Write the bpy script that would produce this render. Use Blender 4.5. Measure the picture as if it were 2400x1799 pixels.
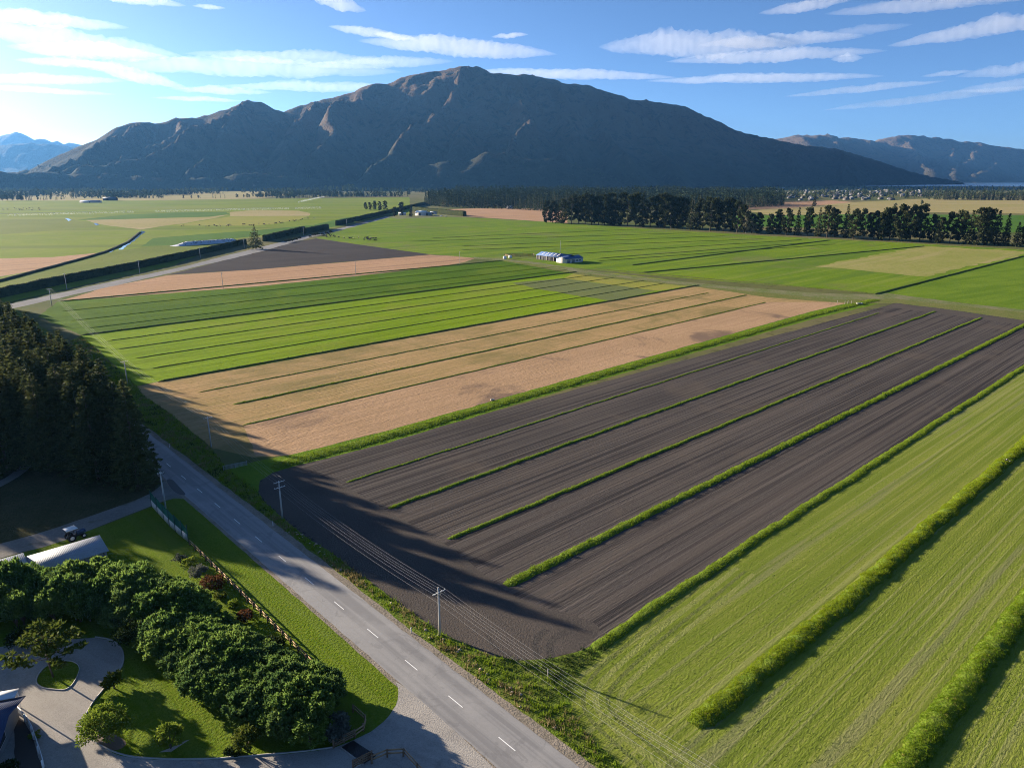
import bpy, math, random
import numpy as np
from mathutils import Vector

# ------------------------------------------------------------------ camera
F_PX, HOR, CAM_H = 1664.0, 418.0, 66.1          # photo focal length and eye level in its own pixels, drone height in m
PIT = math.atan((899.5 - HOR) / F_PX)
CP, SP = math.cos(PIT), math.sin(PIT)
scene = bpy.context.scene
col = scene.collection
for o in list(bpy.data.objects):
    bpy.data.objects.remove(o)
cam_d = bpy.data.cameras.new('camera')
cam = bpy.data.objects.new('camera', cam_d); col.objects.link(cam)
cam_d.sensor_width = 36.0; cam_d.lens = F_PX / 2400 * 36
cam_d.clip_start = 0.5; cam_d.clip_end = 120000
cam.location = (0, 0, CAM_H); cam.rotation_euler = (math.pi / 2 - PIT, 0, 0)
scene.camera = cam

# ------------------------------------------------------------------ light
SUN_EL, SUN_AZ = math.radians(13.0), math.radians(29.0)   # shadows run to the right, 29 degrees towards the viewer
SUNV = Vector((-math.cos(SUN_AZ) * math.cos(SUN_EL), math.sin(SUN_AZ) * math.cos(SUN_EL), math.sin(SUN_EL)))
sun_d = bpy.data.lights.new('sun', 'SUN'); sun_d.energy = 5.0; sun_d.angle = math.radians(0.55)
sun_d.color = (1.0, 0.86, 0.68)
sun = bpy.data.objects.new('sun', sun_d); col.objects.link(sun)
sun.rotation_euler = SUNV.to_track_quat('Z', 'Y').to_euler(); sun.location = (-200, 100, 300)
SKY_STRENGTH = 0.05
EXPOSURE = 1.92
HAZE_D = 2.0e-5
scene.view_settings.view_transform = 'Standard'
scene.view_settings.look = 'None'
scene.view_settings.exposure = EXPOSURE
scene.view_settings.gamma = 1.0
scene.view_settings.use_curve_mapping = False
scene.cycles.use_denoising = True
scene.cycles.denoiser = 'OPENIMAGEDENOISE'
scene.cycles.denoising_input_passes = 'RGB_ALBEDO_NORMAL'
scene.cycles.denoising_prefilter = 'NONE'
scene.cycles.filter_width = 1.0
scene.cycles.max_bounces = 5
scene.cycles.diffuse_bounces = 2
scene.cycles.glossy_bounces = 2
scene.cycles.transmission_bounces = 3
scene.cycles.transparent_max_bounces = 6
scene.cycles.volume_bounces = 0
scene.cycles.sample_clamp_indirect = 4.0

# ------------------------------------------------------------------ pixel -> place helpers
def ray(u, v):
    x = (u - 1200) / F_PX; y = -(v - 899.5) / F_PX
    return np.array([x, CP + y * SP, -SP + y * CP])
def G(u, v, z=0.0):
    """ground point (height z) seen at photo pixel u, v"""
    d = ray(u, v); t = (z - CAM_H) / d[2]
    return np.array([d[0] * t, d[1] * t])
def AT(u, v, y):
    """point at depth y along a photo pixel"""
    d = ray(u, v); t = y / d[1]
    return np.array([d[0] * t, y, CAM_H + d[2] * t])
def HG(u, v, y):
    return AT(u, v, y)[2]
def GP(pts, z=0.0):
    return [tuple(G(u, v, z)) for u, v in pts]

rng = np.random.default_rng(11)
RND = random.Random(5)

# ------------------------------------------------------------------ mesh helpers
def new_mesh(name, V, F, mats, mi=None, smooth=False):
    V = np.asarray(V, dtype=np.float32)
    if not isinstance(F, list):
        F = [F]
    F = [np.asarray(f, dtype=np.int32) for f in F if len(f)]
    me = bpy.data.meshes.new(name)
    nl = sum(f.size for f in F); nf = sum(len(f) for f in F)
    me.vertices.add(len(V)); me.vertices.foreach_set('co', V.ravel())
    me.loops.add(nl); me.loops.foreach_set('vertex_index', np.concatenate([f.ravel() for f in F]))
    me.polygons.add(nf)
    tot = np.concatenate([np.full(len(f), f.shape[1], np.int32) for f in F])
    st = np.concatenate([[0], np.cumsum(tot)[:-1]]).astype(np.int32)
    me.polygons.foreach_set('loop_start', st)
    if mi is not None:
        me.polygons.foreach_set('material_index', np.asarray(mi, np.int32))
    if smooth:
        me.polygons.foreach_set('use_smooth', np.ones(nf, bool))
    for m in (mats if isinstance(mats, (list, tuple)) else [mats]):
        me.materials.append(m)
    me.update(calc_edges=True); me.validate()
    return me
def link(name, me, parent=None, loc=None, rz=None, sc=None):
    o = bpy.data.objects.new(name, me); col.objects.link(o)
    if parent is not None: o.parent = parent
    if loc is not None: o.location = loc
    if rz is not None: o.rotation_euler = (0, 0, rz)
    if sc is not None: o.scale = sc if hasattr(sc, '__len__') else (sc, sc, sc)
    return o
def thing(name, label, cat, loc=(0, 0, 0), rz=0.0, group=None):
    o = link(name, None, None, loc, rz); return tag(o, label, cat, group)
def tag(o, label=None, cat=None, group=None, kind=None):
    if label: o['label'] = label
    if cat: o['category'] = cat
    if group: o['group'] = group
    if kind: o['kind'] = kind
    return o
def dup(root, loc, rz=0.0, sc=1.0, label=None, group=None):
    r = root.copy(); col.objects.link(r); r.location = loc; r.rotation_euler = (0, 0, rz)
    r.scale = sc if hasattr(sc, '__len__') else (sc, sc, sc)
    if label: r['label'] = label
    if group: r['group'] = group
    for ch in list(root.children):
        c = ch.copy(); col.objects.link(c); c.parent = r
        for g in list(ch.children):
            d = g.copy(); col.objects.link(d); d.parent = c
    return r
def stack(parts):
    """join (V, F) pairs whose F have the same width"""
    Vs, Fs, n = [], [], 0
    for V, F in parts:
        V = np.asarray(V, float); F = np.asarray(F, int)
        Vs.append(V); Fs.append(F + n); n += len(V)
    return np.concatenate(Vs), np.concatenate(Fs)
BOXF = np.array([(0, 3, 2, 1), (4, 5, 6, 7), (0, 1, 5, 4), (1, 2, 6, 5), (2, 3, 7, 6), (3, 0, 4, 7)])
def box(x0, x1, y0, y1, z0, z1):
    return np.array([(x0, y0, z0), (x1, y0, z0), (x1, y1, z0), (x0, y1, z0), (x0, y0, z1), (x1, y0, z1), (x1, y1, z1), (x0, y1, z1)], float), BOXF
def beam(a, b, w, h=None):
    """box bar from a to b, w wide, h high"""
    h = h or w; a = np.array(a, float); b = np.array(b, float); d = b - a; d /= np.linalg.norm(d)
    up = np.array([0, 0, 1.0]) if abs(d[2]) < .95 else np.array([0, 1.0, 0])
    s = np.cross(d, up); s /= np.linalg.norm(s); t = np.cross(s, d)
    o = [(-s * w - t * h) / 2, (s * w - t * h) / 2, (s * w + t * h) / 2, (-s * w + t * h) / 2]
    return np.array([a + k for k in o] + [b + k for k in o]), BOXF
def tube(P, rad, n=6, cap=True):
    P = np.asarray(P, float); m = len(P); rad = np.broadcast_to(np.asarray(rad, float), (m,))
    T = np.gradient(P, axis=0); T /= np.linalg.norm(T, axis=1)[:, None] + 1e-9
    ref = np.array([0, 0, 1.0]) if abs(T[0, 2]) < .9 else np.array([1.0, 0, 0])
    S = np.cross(T, ref); S /= np.linalg.norm(S, axis=1)[:, None] + 1e-9; U = np.cross(S, T)
    a = np.arange(n) * 2 * math.pi / n
    V = (P[:, None, :] + (np.cos(a)[None, :, None] * S[:, None, :] + np.sin(a)[None, :, None] * U[:, None, :]) * rad[:, None, None]).reshape(-1, 3)
    i = np.arange(m - 1)[:, None] * n; j = np.arange(n)[None, :]; k = (j + 1) % n
    F = np.stack([i + j, i + k, i + n + k, i + n + j], -1).reshape(-1, 4)
    if cap:
        c0, c1 = len(V), len(V) + 1
        V = np.concatenate([V, P[:1], P[-1:]])
        q = np.arange(0, n, 2)
        F = np.concatenate([F, np.stack([np.full(len(q), c0), (q + 2) % n, (q + 1) % n, q], -1),
                            np.stack([np.full(len(q), c1), (m - 1) * n + q, (m - 1) * n + (q + 1) % n, (m - 1) * n + (q + 2) % n], -1)])
    return V, F
def unit(a):
    return a / (np.linalg.norm(a, axis=-1, keepdims=True) + 1e-9)
def cards(P, D, L, W):
    """diamond leaves: centre P, long axis D"""
    n = len(P); D = unit(D); S = unit(np.cross(D, rng.normal(size=(n, 3))))
    L = np.broadcast_to(L, (n,))[:, None]; W = np.broadcast_to(W, (n,))[:, None]
    V = np.stack([P - D * L / 2, P + S * W / 2, P + D * L / 2, P - S * W / 2], 1).reshape(-1, 3)
    return V, np.arange(4 * n).reshape(n, 4)
def blades(P, z, h, w, nb=5, lean=.45, spread=.12):
    """tufts of upright triangular grass blades"""
    n = len(P); h = np.broadcast_to(h, (n,)); z = np.broadcast_to(z, (n,))
    B = np.repeat(np.column_stack([P, z]), nb, 0); hh = np.repeat(h, nb) * rng.uniform(.55, 1.1, n * nb)
    a = rng.uniform(0, 2 * math.pi, n * nb); r = spread * np.sqrt(rng.uniform(0, 1, n * nb))
    B[:, 0] += np.cos(a) * r; B[:, 1] += np.sin(a) * r
    a2 = rng.uniform(0, 2 * math.pi, n * nb); s = np.column_stack([np.cos(a2), np.sin(a2), np.zeros(n * nb)]) * w / 2
    a3 = a + rng.normal(0, .8, n * nb); l = lean * hh * rng.uniform(.2, 1, n * nb)
    T = B + np.column_stack([np.cos(a3) * l, np.sin(a3) * l, hh])
    V = np.stack([B - s, B + s, T], 1).reshape(-1, 3)
    return V, np.arange(3 * n * nb).reshape(-1, 3)
def inside(P, poly):
    P = np.asarray(P); poly = np.asarray(poly); x, y = P[:, 0], P[:, 1]; r = np.zeros(len(P), bool)
    j = len(poly) - 1
    for i in range(len(poly)):
        xi, yi = poly[i]; xj, yj = poly[j]
        if yi != yj:
            r ^= ((yi > y) != (yj > y)) & (x < (xj - xi) * (y - yi) / (yj - yi) + xi)
        j = i
    return r
def scatter(poly, n, grow=1.0):
    poly = np.asarray(poly); lo, hi = poly.min(0), poly.max(0)
    P = rng.uniform(lo, hi, (int(n), 2)); return P[inside(P, poly)]
def smooth_poly(pts, it=2, closed=True):
    P = np.asarray(pts, float)
    for _ in range(it):
        Q = np.roll(P, -1, 0)
        P = np.stack([P * .75 + Q * .25, P * .25 + Q * .75], 1).reshape(-1, 2)
    return P

# perlin noise in numpy
_perm = np.random.default_rng(3).permutation(512).astype(int); _perm = np.concatenate([_perm, _perm])
_gr = np.array([(math.cos(a), math.sin(a)) for a in np.arange(16) * math.pi / 8])
def perlin(x, y):
    xi = np.floor(x).astype(int); yi = np.floor(y).astype(int); xf = x - xi; yf = y - yi
    u = xf * xf * xf * (xf * (xf * 6 - 15) + 10); v = yf * yf * yf * (yf * (yf * 6 - 15) + 10)
    def g(a, b, dx, dy):
        h = _gr[_perm[(_perm[a & 511] + b) & 511] & 15]
        return h[..., 0] * dx + h[..., 1] * dy
    n00 = g(xi, yi, xf, yf); n10 = g(xi + 1, yi, xf - 1, yf); n01 = g(xi, yi + 1, xf, yf - 1); n11 = g(xi + 1, yi + 1, xf - 1, yf - 1)
    a = n00 + u * (n10 - n00); b = n01 + u * (n11 - n01)
    return (a + v * (b - a)) * 1.5
def fbm(x, y, o=4, ridged=False):
    s, a, f = 0, 1, 1
    for k in range(o):
        n = perlin(x * f + 17.3 * k, y * f + 5.1 * k)
        s = s + a * ((1 - 2 * np.abs(n)) if ridged else n); a *= .5; f *= 2.03
    return s

# ------------------------------------------------------------------ material helpers
class NT:
    def __init__(s, tree):
        s.t = tree; s.n = tree.nodes; s.l = tree.links
    def node(s, kind, **kw):
        n = s.n.new(kind)
        for k, v in kw.items(): setattr(n, k, v)
        return n
    def put(s, sock, v):
        if v is None: return
        if hasattr(v, 'is_linked'): s.l.new(v, sock)
        elif hasattr(v, '__len__') and len(v) == 3 and sock.type == 'RGBA': sock.default_value = (*v, 1)
        else: sock.default_value = v
    def coord(s, which='Object'):
        if which == 'World': return s.node('ShaderNodeNewGeometry').outputs['Position']
        return s.node('ShaderNodeTexCoord').outputs[which]
    def map(s, vec, rz=0.0, sc=(1, 1, 1), loc=(0, 0, 0)):
        m = s.node('ShaderNodeMapping'); s.put(m.inputs['Vector'], vec)
        m.inputs['Rotation'].default_value = (0, 0, rz); m.inputs['Scale'].default_value = sc; m.inputs['Location'].default_value = loc
        return m.outputs[0]
    def noise(s, vec, scale, detail=3, rough=.55, dist=0.0):
        n = s.node('ShaderNodeTexNoise'); s.put(n.inputs['Vector'], vec)
        n.inputs['Scale'].default_value = scale; n.inputs['Detail'].default_value = detail; n.inputs['Roughness'].default_value = rough
        n.inputs['Distortion'].default_value = dist
        return n.outputs['Fac']
    def math(s, op, a, b=None, c=None, clamp=False):
        n = s.node('ShaderNodeMath', operation=op, use_clamp=clamp)
        for i, v in enumerate((a, b, c)):
            if v is not None: s.put(n.inputs[i], v)
        return n.outputs[0]
    def step(s, v, a, b, to0=0.0, to1=1.0):
        n = s.node('ShaderNodeMapRange', interpolation_type='SMOOTHSTEP'); s.put(n.inputs['Value'], v)
        n.inputs['From Min'].default_value = a; n.inputs['From Max'].default_value = b
        n.inputs['To Min'].default_value = to0; n.inputs['To Max'].default_value = to1
        return n.outputs[0]
    def mix(s, f, a, b):
        n = s.node('ShaderNodeMix', data_type='RGBA'); s.put(n.inputs[0], f); s.put(n.inputs[6], a); s.put(n.inputs[7], b)
        return n.outputs[2]
    def bump(s, h, strength=.5, dist=.1):
        n = s.node('ShaderNodeBump'); n.inputs['Strength'].default_value = strength; n.inputs['Distance'].default_value = dist
        s.put(n.inputs['Height'], h); return n.outputs[0]
def mat_base(name):
    m = bpy.data.materials.new(name); m.use_nodes = True
    t = NT(m.node_tree); t.n.clear(); out = t.node('ShaderNodeOutputMaterial')
    return m, t, out
def principled(t, out, color, rough=.9, bump=None, metal=0.0, spec=.3):
    p = t.node('ShaderNodeBsdfPrincipled'); t.put(p.inputs['Base Color'], color); t.put(p.inputs['Roughness'], rough)
    p.inputs['Metallic'].default_value = metal; p.inputs['Specular IOR Level'].default_value = spec
    if bump is not None: t.put(p.inputs['Normal'], bump)
    t.l.new(p.outputs[0], out.inputs['Surface']); return p
def plain(name, c, rough=.7, var=.15, scale=3.0, metal=0.0, spec=.3, bump=0.0, coord='Object'):
    m, t, out = mat_base(name); v = t.coord(coord); n = t.noise(v, scale, 4, .6)
    lo = tuple(k * (1 - var) for k in c); hi = tuple(min(1, k * (1 + var)) for k in c)
    cc = t.mix(n, lo, hi)
    b = t.bump(t.noise(v, scale * 4, 3), bump, .02) if bump else None
    principled(t, out, cc, rough, b, metal, spec); return m
def field(name, c1, c2, c3=None, big=.02, fine=.8, fine_amt=.35, streak=None, bump=(.5, .12, 1.5), patch=None, contrast=(.35, .65), speck=.5, grain=None):
    """crop or soil surface: broad patches c1/c2, fine mottling to c3, streaks along a direction, relief"""
    m, t, out = mat_base(name); v = t.coord('Object')
    f = t.step(t.noise(v, big, 4, .6), *contrast)
    cc = t.mix(f, c1, c2)
    gv = v if grain is None else t.map(t.map(v, -math.radians(grain[0])), 0, (grain[1], grain[2], 1))
    h = t.noise(gv, bump[2], 3, .65)
    if c3 is not None:
        cc = t.mix(t.math('MULTIPLY', t.step(t.noise(gv, fine, 4, .7), .42, .72), fine_amt), cc, c3)
    if streak:
        for ang, along, across, c, amt, lo, hi in streak:
            vv = t.map(v, -math.radians(ang)); vv = t.map(vv, 0, (along, across, 1))
            sn = t.noise(vv, 1.0, 3, .6, .0)
            cc = t.mix(t.math('MULTIPLY', t.step(sn, lo, hi), amt), cc, c)
            h = t.math('ADD', h, t.math('MULTIPLY', sn, .6))
    if patch is not None:
        sc, c, amt, lo, hi = patch
        cc = t.mix(t.math('MULTIPLY', t.step(t.noise(t.map(v, 0, (1, 1, 1), (31, 7, 0)), sc, 4, .65, .6), lo, hi), amt), cc, c)
    cc = t.mix(t.math('MULTIPLY', t.step(t.noise(t.map(gv, 0, (1, 1, 1), (5, 17, 0)), fine * 2.4, 3, .8), .52, .68), speck), cc, tuple(k * .4 for k in c1))
    principled(t, out, cc, .95, t.bump(h, bump[0], bump[1]), spec=.02); return m
def leaf(name, c1, c2, scale=.6, trans=.3, rough=.8, tip=None):
    m, t, out = mat_base(name); v = t.coord('World')
    r = t.node('ShaderNodeObjectInfo').outputs['Random']
    n = t.noise(v, scale, 3, .7)
    n = t.math('ADD', n, t.math('MULTIPLY', t.math('SUBTRACT', r, .5), .35))
    cc = t.mix(t.step(n, .3, .7), c1, c2)
    if tip is not None:
        cc = t.mix(t.step(t.noise(v, scale * 4, 2), .55, .75), cc, tip)
    d = t.node('ShaderNodeBsdfPrincipled'); t.put(d.inputs['Base Color'], cc); d.inputs['Roughness'].default_value = rough
    d.inputs['Specular IOR Level'].default_value = .04
    tr = t.node('ShaderNodeBsdfTranslucent'); t.put(tr.inputs['Color'], cc)
    mx = t.node('ShaderNodeMixShader'); mx.inputs[0].default_value = trans
    t.l.new(d.outputs[0], mx.inputs[1]); t.l.new(tr.outputs[0], mx.inputs[2]); t.l.new(mx.outputs[0], out.inputs['Surface'])
    return m
# ------------------------------------------------------------------ sky
world = bpy.data.worlds.new('World'); scene.world = world; world.use_nodes = True
wt = NT(world.node_tree); wt.n.clear()
wout = wt.node('ShaderNodeOutputWorld')
sky = wt.node('ShaderNodeTexSky', sky_type='NISHITA', sun_disc=False)
sky.sun_elevation = SUN_EL; sky.sun_rotation = -(math.pi / 2 - SUN_AZ)
sky.altitude = 500; sky.air_density = 0.53; sky.dust_density = 0.95; sky.ozone_density = 3.9
bg = wt.node('ShaderNodeBackground'); wt.put(bg.inputs['Color'], sky.outputs[0]); bg.inputs['Strength'].default_value = SKY_STRENGTH
wt.l.new(bg.outputs[0], wout.inputs['Surface'])

# ------------------------------------------------------------------ field grid
AX = np.array([math.cos(math.radians(43)), math.sin(math.radians(43))])       # along the field strips
RD = np.array([0.68311, -0.73032])                                             # along the main road, towards the viewer
RN = np.array([0.73032, 0.68311])                                              # across it, towards the fields
RC = np.array([-89.295, 165.679])                                              # a point of its centre line (a dash)
def road_pt(s, o):
    return RC + RD * s + RN * o

# ------------------------------------------------------------------ setting: ground and fields
def ragged(P, rag):
    """uneven, grown-in edges instead of ruler-straight ones"""
    if not rag: return P
    out = []
    for a, b in zip(P, np.roll(P, -1, 0)):
        L = np.linalg.norm(b - a); dist = min(np.hypot(*a), np.hypot(*b), np.hypot(*((a + b) / 2)))
        st = float(np.clip(dist * .012, .5, 18)); n = int(min(260, L / st))
        if n < 2: out.append(a); continue
        t = np.arange(n) / n; q = a + (b - a) * t[:, None]; nv = np.array([-(b - a)[1], (b - a)[0]]) / L
        w = fbm(q[:, 0] / (st * 3.1), q[:, 1] / (st * 3.1), 3) * float(np.clip(dist * .0022, .12, 2.2)) * rag * np.minimum(1, np.minimum(t, 1 - t) * n / 2)
        out += list(q + nv * w[:, None])
    return np.array(out)
def sheet(name, pts, z, m, rag=1.0, kind='structure', label=None):
    P = ragged(np.asarray(pts, float), rag)
    me = bpy.data.meshes.new(name); me.from_pydata([(x, y, z) for x, y in P], [], [list(range(len(P)))])
    me.materials.append(m); me.update()
    if me.polygons[0].normal.z < 0: me.flip_normals()
    return tag(link(name, me), label, None, None, kind)

M_GROUND = field('ground_mixed_pasture', (.075, .10, .025), (.16, .14, .065), (.09, .085, .05), big=.0035, fine=.05, fine_amt=.5, patch=(.0016, (.25, .18, .11), .7, .56, .64))
sheet('ground', [(-60000, -400), (60000, -400), (60000, 60000), (-60000, 60000)], 0.0, M_GROUND, 0)

A43 = 43.0
GRASS_A = dict(c1=(.17, .235, .026), c2=(.125, .20, .022), c3=(.21, .255, .045))
M_MOWN = field('mown_grass', (.175, .205, .032), (.145, .19, .024), (.235, .24, .075), big=.05, fine=2.2, fine_amt=.65,
               streak=[(41.8, .005, .45, (.11, .152, .017), .6, .47, .57), (41.8, .006, 1.1, (.25, .25, .10), .5, .53, .62), (41.8, .008, .22, (.19, .18, .10), .5, .56, .63)], bump=(.7, .16, 3.2), grain=(41.8, .5, 1.1))
M_SOIL = field('ploughed_soil', (.062, .055, .051), (.078, .068, .061), (.112, .098, .088), big=.03, fine=2.5, fine_amt=.5,
               streak=[(43, .006, 1.1, (.034, .031, .031), .9, .47, .57), (43, .004, .22, (.098, .082, .070), .55, .5, .62), (43, .008, 2.4, (.115, .100, .090), .7, .52, .62)], bump=(.9, .14, 2.6), grain=(43, .3, 1.3), patch=(.035, (.105, .085, .068), .45, .54, .68))
M_SOIL_TURN = field('turned_soil', (.086, .074, .064), (.068, .060, .054), (.12, .10, .085), big=.06, fine=2.0, fine_amt=.5, bump=(.9, .12, 3.0))
M_SOIL_DARK = field('dark_soil', (.050, .046, .046), (.060, .054, .052), (.082, .068, .062), big=.02, fine=.5, fine_amt=.4, streak=[(40, .01, .25, (.042, .037, .039), .6, .45, .6)], bump=(.8, .12, 1.2))
M_TAN = field('tan_stubble', (.375, .245, .118), (.31, .215, .095), (.20, .175, .06), big=.035, fine=.5, fine_amt=.55,
              streak=[(43, .012, .35, (.245, .185, .075), .6, .46, .62), (43, .02, 1.1, (.42, .28, .15), .5, .5, .66)], bump=(1.0, .2, 1.1), grain=(43, .5, 1.2), patch=(.022, (.19, .155, .06), .75, .48, .62))
M_TAN_PALE = field('pale_stubble', (.40, .262, .155), (.345, .225, .13), (.31, .21, .11), big=.03, fine=.5, fine_amt=.5, streak=[(43, .012, .4, (.31, .205, .12), .6, .46, .62)], bump=(1.0, .2, 1.1), grain=(43, .5, 1.2), patch=(.026, (.15, .105, .08), .85, .53, .65))
M_TAN_FAR = field('far_stubble', (.40, .25, .15), (.36, .22, .125), (.28, .18, .11), big=.012, fine=.2, fine_amt=.4, streak=[(41, .004, .12, (.22, .14, .095), .8, .52, .64), (41, .004, .3, (.43, .28, .17), .5, .5, .62)], bump=(.5, .2, .5))
M_LIME = field('bright_green_crop', (.165, .25, .008), (.14, .23, .006), (.215, .275, .02), big=.03, fine=.35, fine_amt=.5, streak=[(43, .01, .25, (.115, .18, .006), .7, .45, .58)], bump=(1.0, .3, .8), grain=(43, .5, 1.2), patch=(.018, (.19, .22, .03), .55, .5, .66))
M_LIME_DULL = field('grazed_crop', (.13, .155, .05), (.115, .14, .05), (.155, .165, .075), big=.03, fine=.3, fine_amt=.5, bump=(.7, .2, .6))
M_YEL = field('yellow_green_crop', (.245, .235, .045), (.21, .225, .04), (.27, .245, .075), big=.03, fine=.35, fine_amt=.5, bump=(.8, .2, .7))
M_GREEN = field('dark_green_crop', (.055, .115, .005), (.075, .145, .006), (.105, .17, .01), big=.02, fine=.3, fine_amt=.4, streak=[(42, .008, .12, (.045, .095, .004), .6, .45, .6)], bump=(.9, .3, .7), patch=(.015, (.11, .16, .01), .6, .52, .66))
M_PAST = field('pasture', (.135, .205, .012), (.10, .175, .009), (.18, .225, .03), big=.012, fine=.25, fine_amt=.5, streak=[(43, .004, .055, (.085, .145, .018), .7, .46, .6), (43, .004, .11, (.20, .235, .045), .5, .52, .66)], bump=(.8, .25, .5), patch=(.013, (.15, .15, .06), .6, .54, .68))
M_PAST_Y = field('dry_pasture', (.27, .25, .085), (.22, .23, .06), (.16, .20, .03), big=.015, fine=.2, fine_amt=.5, streak=[(43, .005, .08, (.33, .27, .13), .5, .5, .64)], bump=(.8, .25, .5))
M_VIVID = field('vivid_green_crop', (.055, .125, .016), (.07, .145, .018), (.09, .16, .02), big=.015, fine=.15, fine_amt=.4, bump=(.6, .2, .5))
M_OLIVE = field('olive_pasture', (.14, .175, .028), (.115, .155, .022), (.155, .165, .055), big=.012, fine=.1, fine_amt=.5, bump=(.6, .2, .5))
M_FARG = field('far_green_pasture', (.165, .215, .018), (.12, .18, .012), (.21, .225, .04), big=.006, fine=.06, fine_amt=.5, streak=[(8, .001, .012, (.17, .185, .045), .6, .46, .6), (8, .001, .02, (.085, .135, .012), .6, .5, .64)], bump=(.5, .2, .3), speck=.25)
M_FARY = field('far_dry_grass', (.31, .255, .115), (.27, .24, .085), (.23, .22, .075), big=.005, fine=.05, fine_amt=.4, streak=[(5, .001, .015, (.35, .28, .15), .6, .48, .62)], bump=(.4, .2, .3))
M_DRYBANK = field('dry_track_edge', (.14, .15, .045), (.10, .135, .025), (.24, .19, .10), big=.15, fine=1.0, fine_amt=.6, bump=(1, .25, 1.2))
M_VERGE = field('rough_verge', (.085, .14, .012), (.115, .145, .025), (.17, .155, .055), big=.12, fine=1.6, fine_amt=.6, bump=(1, .25, 2.0))
M_LAWN = field('lawn', (.10, .155, .008), (.08, .13, .007), (.165, .19, .025), big=.14, fine=1.6, fine_amt=.7, streak=[(-46.9, .02, .5, (.12, .165, .024), .5, .45, .6)], bump=(1.0, .16, 2.4))
M_WOODFLOOR = field('wood_floor', (.045, .05, .018), (.075, .068, .03), (.10, .08, .045), big=.15, fine=1.2, fine_amt=.6, bump=(1, .3, 1.5))

# near mown field, right of the ploughed one
border = [(1500, 1446), (1455, 1490), (1410, 1533), (1365, 1570), (1340, 1615), (1340, 1667), (1373, 1718), (1439, 1777), (1480, 1815)]
mown_poly = GP(border) + [tuple(road_pt(190, 20)), tuple(road_pt(260, 22)), (260, -60)] + [tuple(G(2400, 861) + AX * 160 + np.array([120, -60]))] + [tuple(G(2400, 861) + AX * 60)] + GP([(2336, 900)])
sheet('mown_field', mown_poly, .004, M_MOWN)
soil_edge = [(690, 1090), (639, 1105), (609, 1126), (604, 1147), (615, 1172), (652, 1204), (707, 1250), (788, 1303), (880, 1372), (960, 1430), (1032, 1480), (1092, 1510), (1156, 1536), (1216, 1547), (1291, 1542), (1366, 1522), (1441, 1483), (1500, 1441)]
soil_poly = GP(soil_edge) + GP([(2336, 900)]) + [tuple(G(2400, 861) + AX * 75), tuple(G(2400, 752) + np.array([40, -10]))] + GP([(2400, 751), (2300, 733), (2200, 722), (2100, 710)])
sheet('ploughed_field', soil_poly, .005, M_SOIL)
# headland where the plough turned
head = GP([(690, 1092), (639, 1107), (611, 1127), (606, 1147), (617, 1171), (654, 1203), (790, 1302), (960, 1429), (1032, 1479), (1092, 1508), (1156, 1534), (1216, 1545), (1291, 1540), (1366, 1520), (1420, 1470), (1345, 1440), (1260, 1420), (1180, 1385), (1052, 1275), (911, 1200), (812, 1138), (740, 1110)])
sheet('plough_headland', smooth_poly(head, 2), .009, M_SOIL_TURN)
far_head = [(2100, 711), (2200, 723), (2400, 752), (2400, 762), (2300, 748), (2192, 733), (2103, 722), (2060, 722)]
sheet('plough_headland_far', GP(far_head), .012, M_SOIL_TURN)
# green band between ploughed and stubble
band = GP([(536, 1101), (560, 1090), (674, 1066), (900, 1010), (1200, 925), (1900, 729), (2045, 696), (2080, 707), (1900, 749), (1205, 948), (900, 1040), (690, 1092), (639, 1107), (609, 1126), (604, 1156), (580, 1135)])
M_BAND = field('lush_grass', (.11, .185, .014), (.085, .155, .012), (.15, .21, .02), big=.1, fine=1.2, fine_amt=.6, bump=(1.0, .3, 1.5))
sheet('lush_grass_band', band, .008, M_BAND)
tan_poly = GP([(322, 905), (369, 895), (585, 860), (1249, 739), (1639, 668), (1800, 690), (1965, 707), (2045, 697), (1900, 730), (1200, 926), (900, 1011), (674, 1067), (593, 1071), (495, 1049), (408, 976), (335, 925)])
sheet('stubble_field', tan_poly, .006, M_TAN)
pale = GP([(571, 998), (1666, 741), (1800, 708), (1960, 708), (2040, 698), (1900, 730), (1200, 926), (900, 1011), (674, 1067), (600, 1068)])
sheet('pale_stubble_field', pale, .010, M_TAN_PALE)
lime_poly = GP([(190, 786), (500, 746), (1193, 657), (1352, 636), (1440, 640), (1560, 655), (1640, 668), (1249, 738), (585, 859), (369, 894), (322, 904), (250, 840)])
sheet('bright_green_field', lime_poly, .0065, M_LIME)
sheet('grazed_patch', GP([(1200, 663), (1320, 652), (1438, 668), (1536, 681), (1433, 705), (1330, 689), (1270, 679)]), .012, M_LIME_DULL, 2.5)
sheet('yellow_crop_patch', GP([(1322, 652), (1352, 637), (1440, 641), (1560, 656), (1625, 669), (1540, 681), (1440, 668)]), .014, M_YEL)
green_poly = GP([(90, 742), (136, 706), (600, 672), (833, 648), (1045, 623), (1178, 611), (1290, 622), (1380, 634), (1352, 637), (1193, 656), (500, 745), (190, 785)])
sheet('dark_green_field', green_poly, .0055, M_GREEN)
strip_tan = GP([(136, 707), (233, 677), (393, 645), (600, 632), (833, 612), (1007, 597), (1060, 600), (1116, 605), (1090, 614), (1045, 622), (833, 647), (600, 671)])
sheet('far_stubble_strip', strip_tan, .008, M_TAN_FAR)
sheet('dark_soil_triangle', GP([(393, 644), (480, 622), (600, 591), (665, 571), (741, 559), (860, 576), (1010, 596.5), (833, 611.5), (600, 631.5)]), .010, M_SOIL_DARK)
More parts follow.
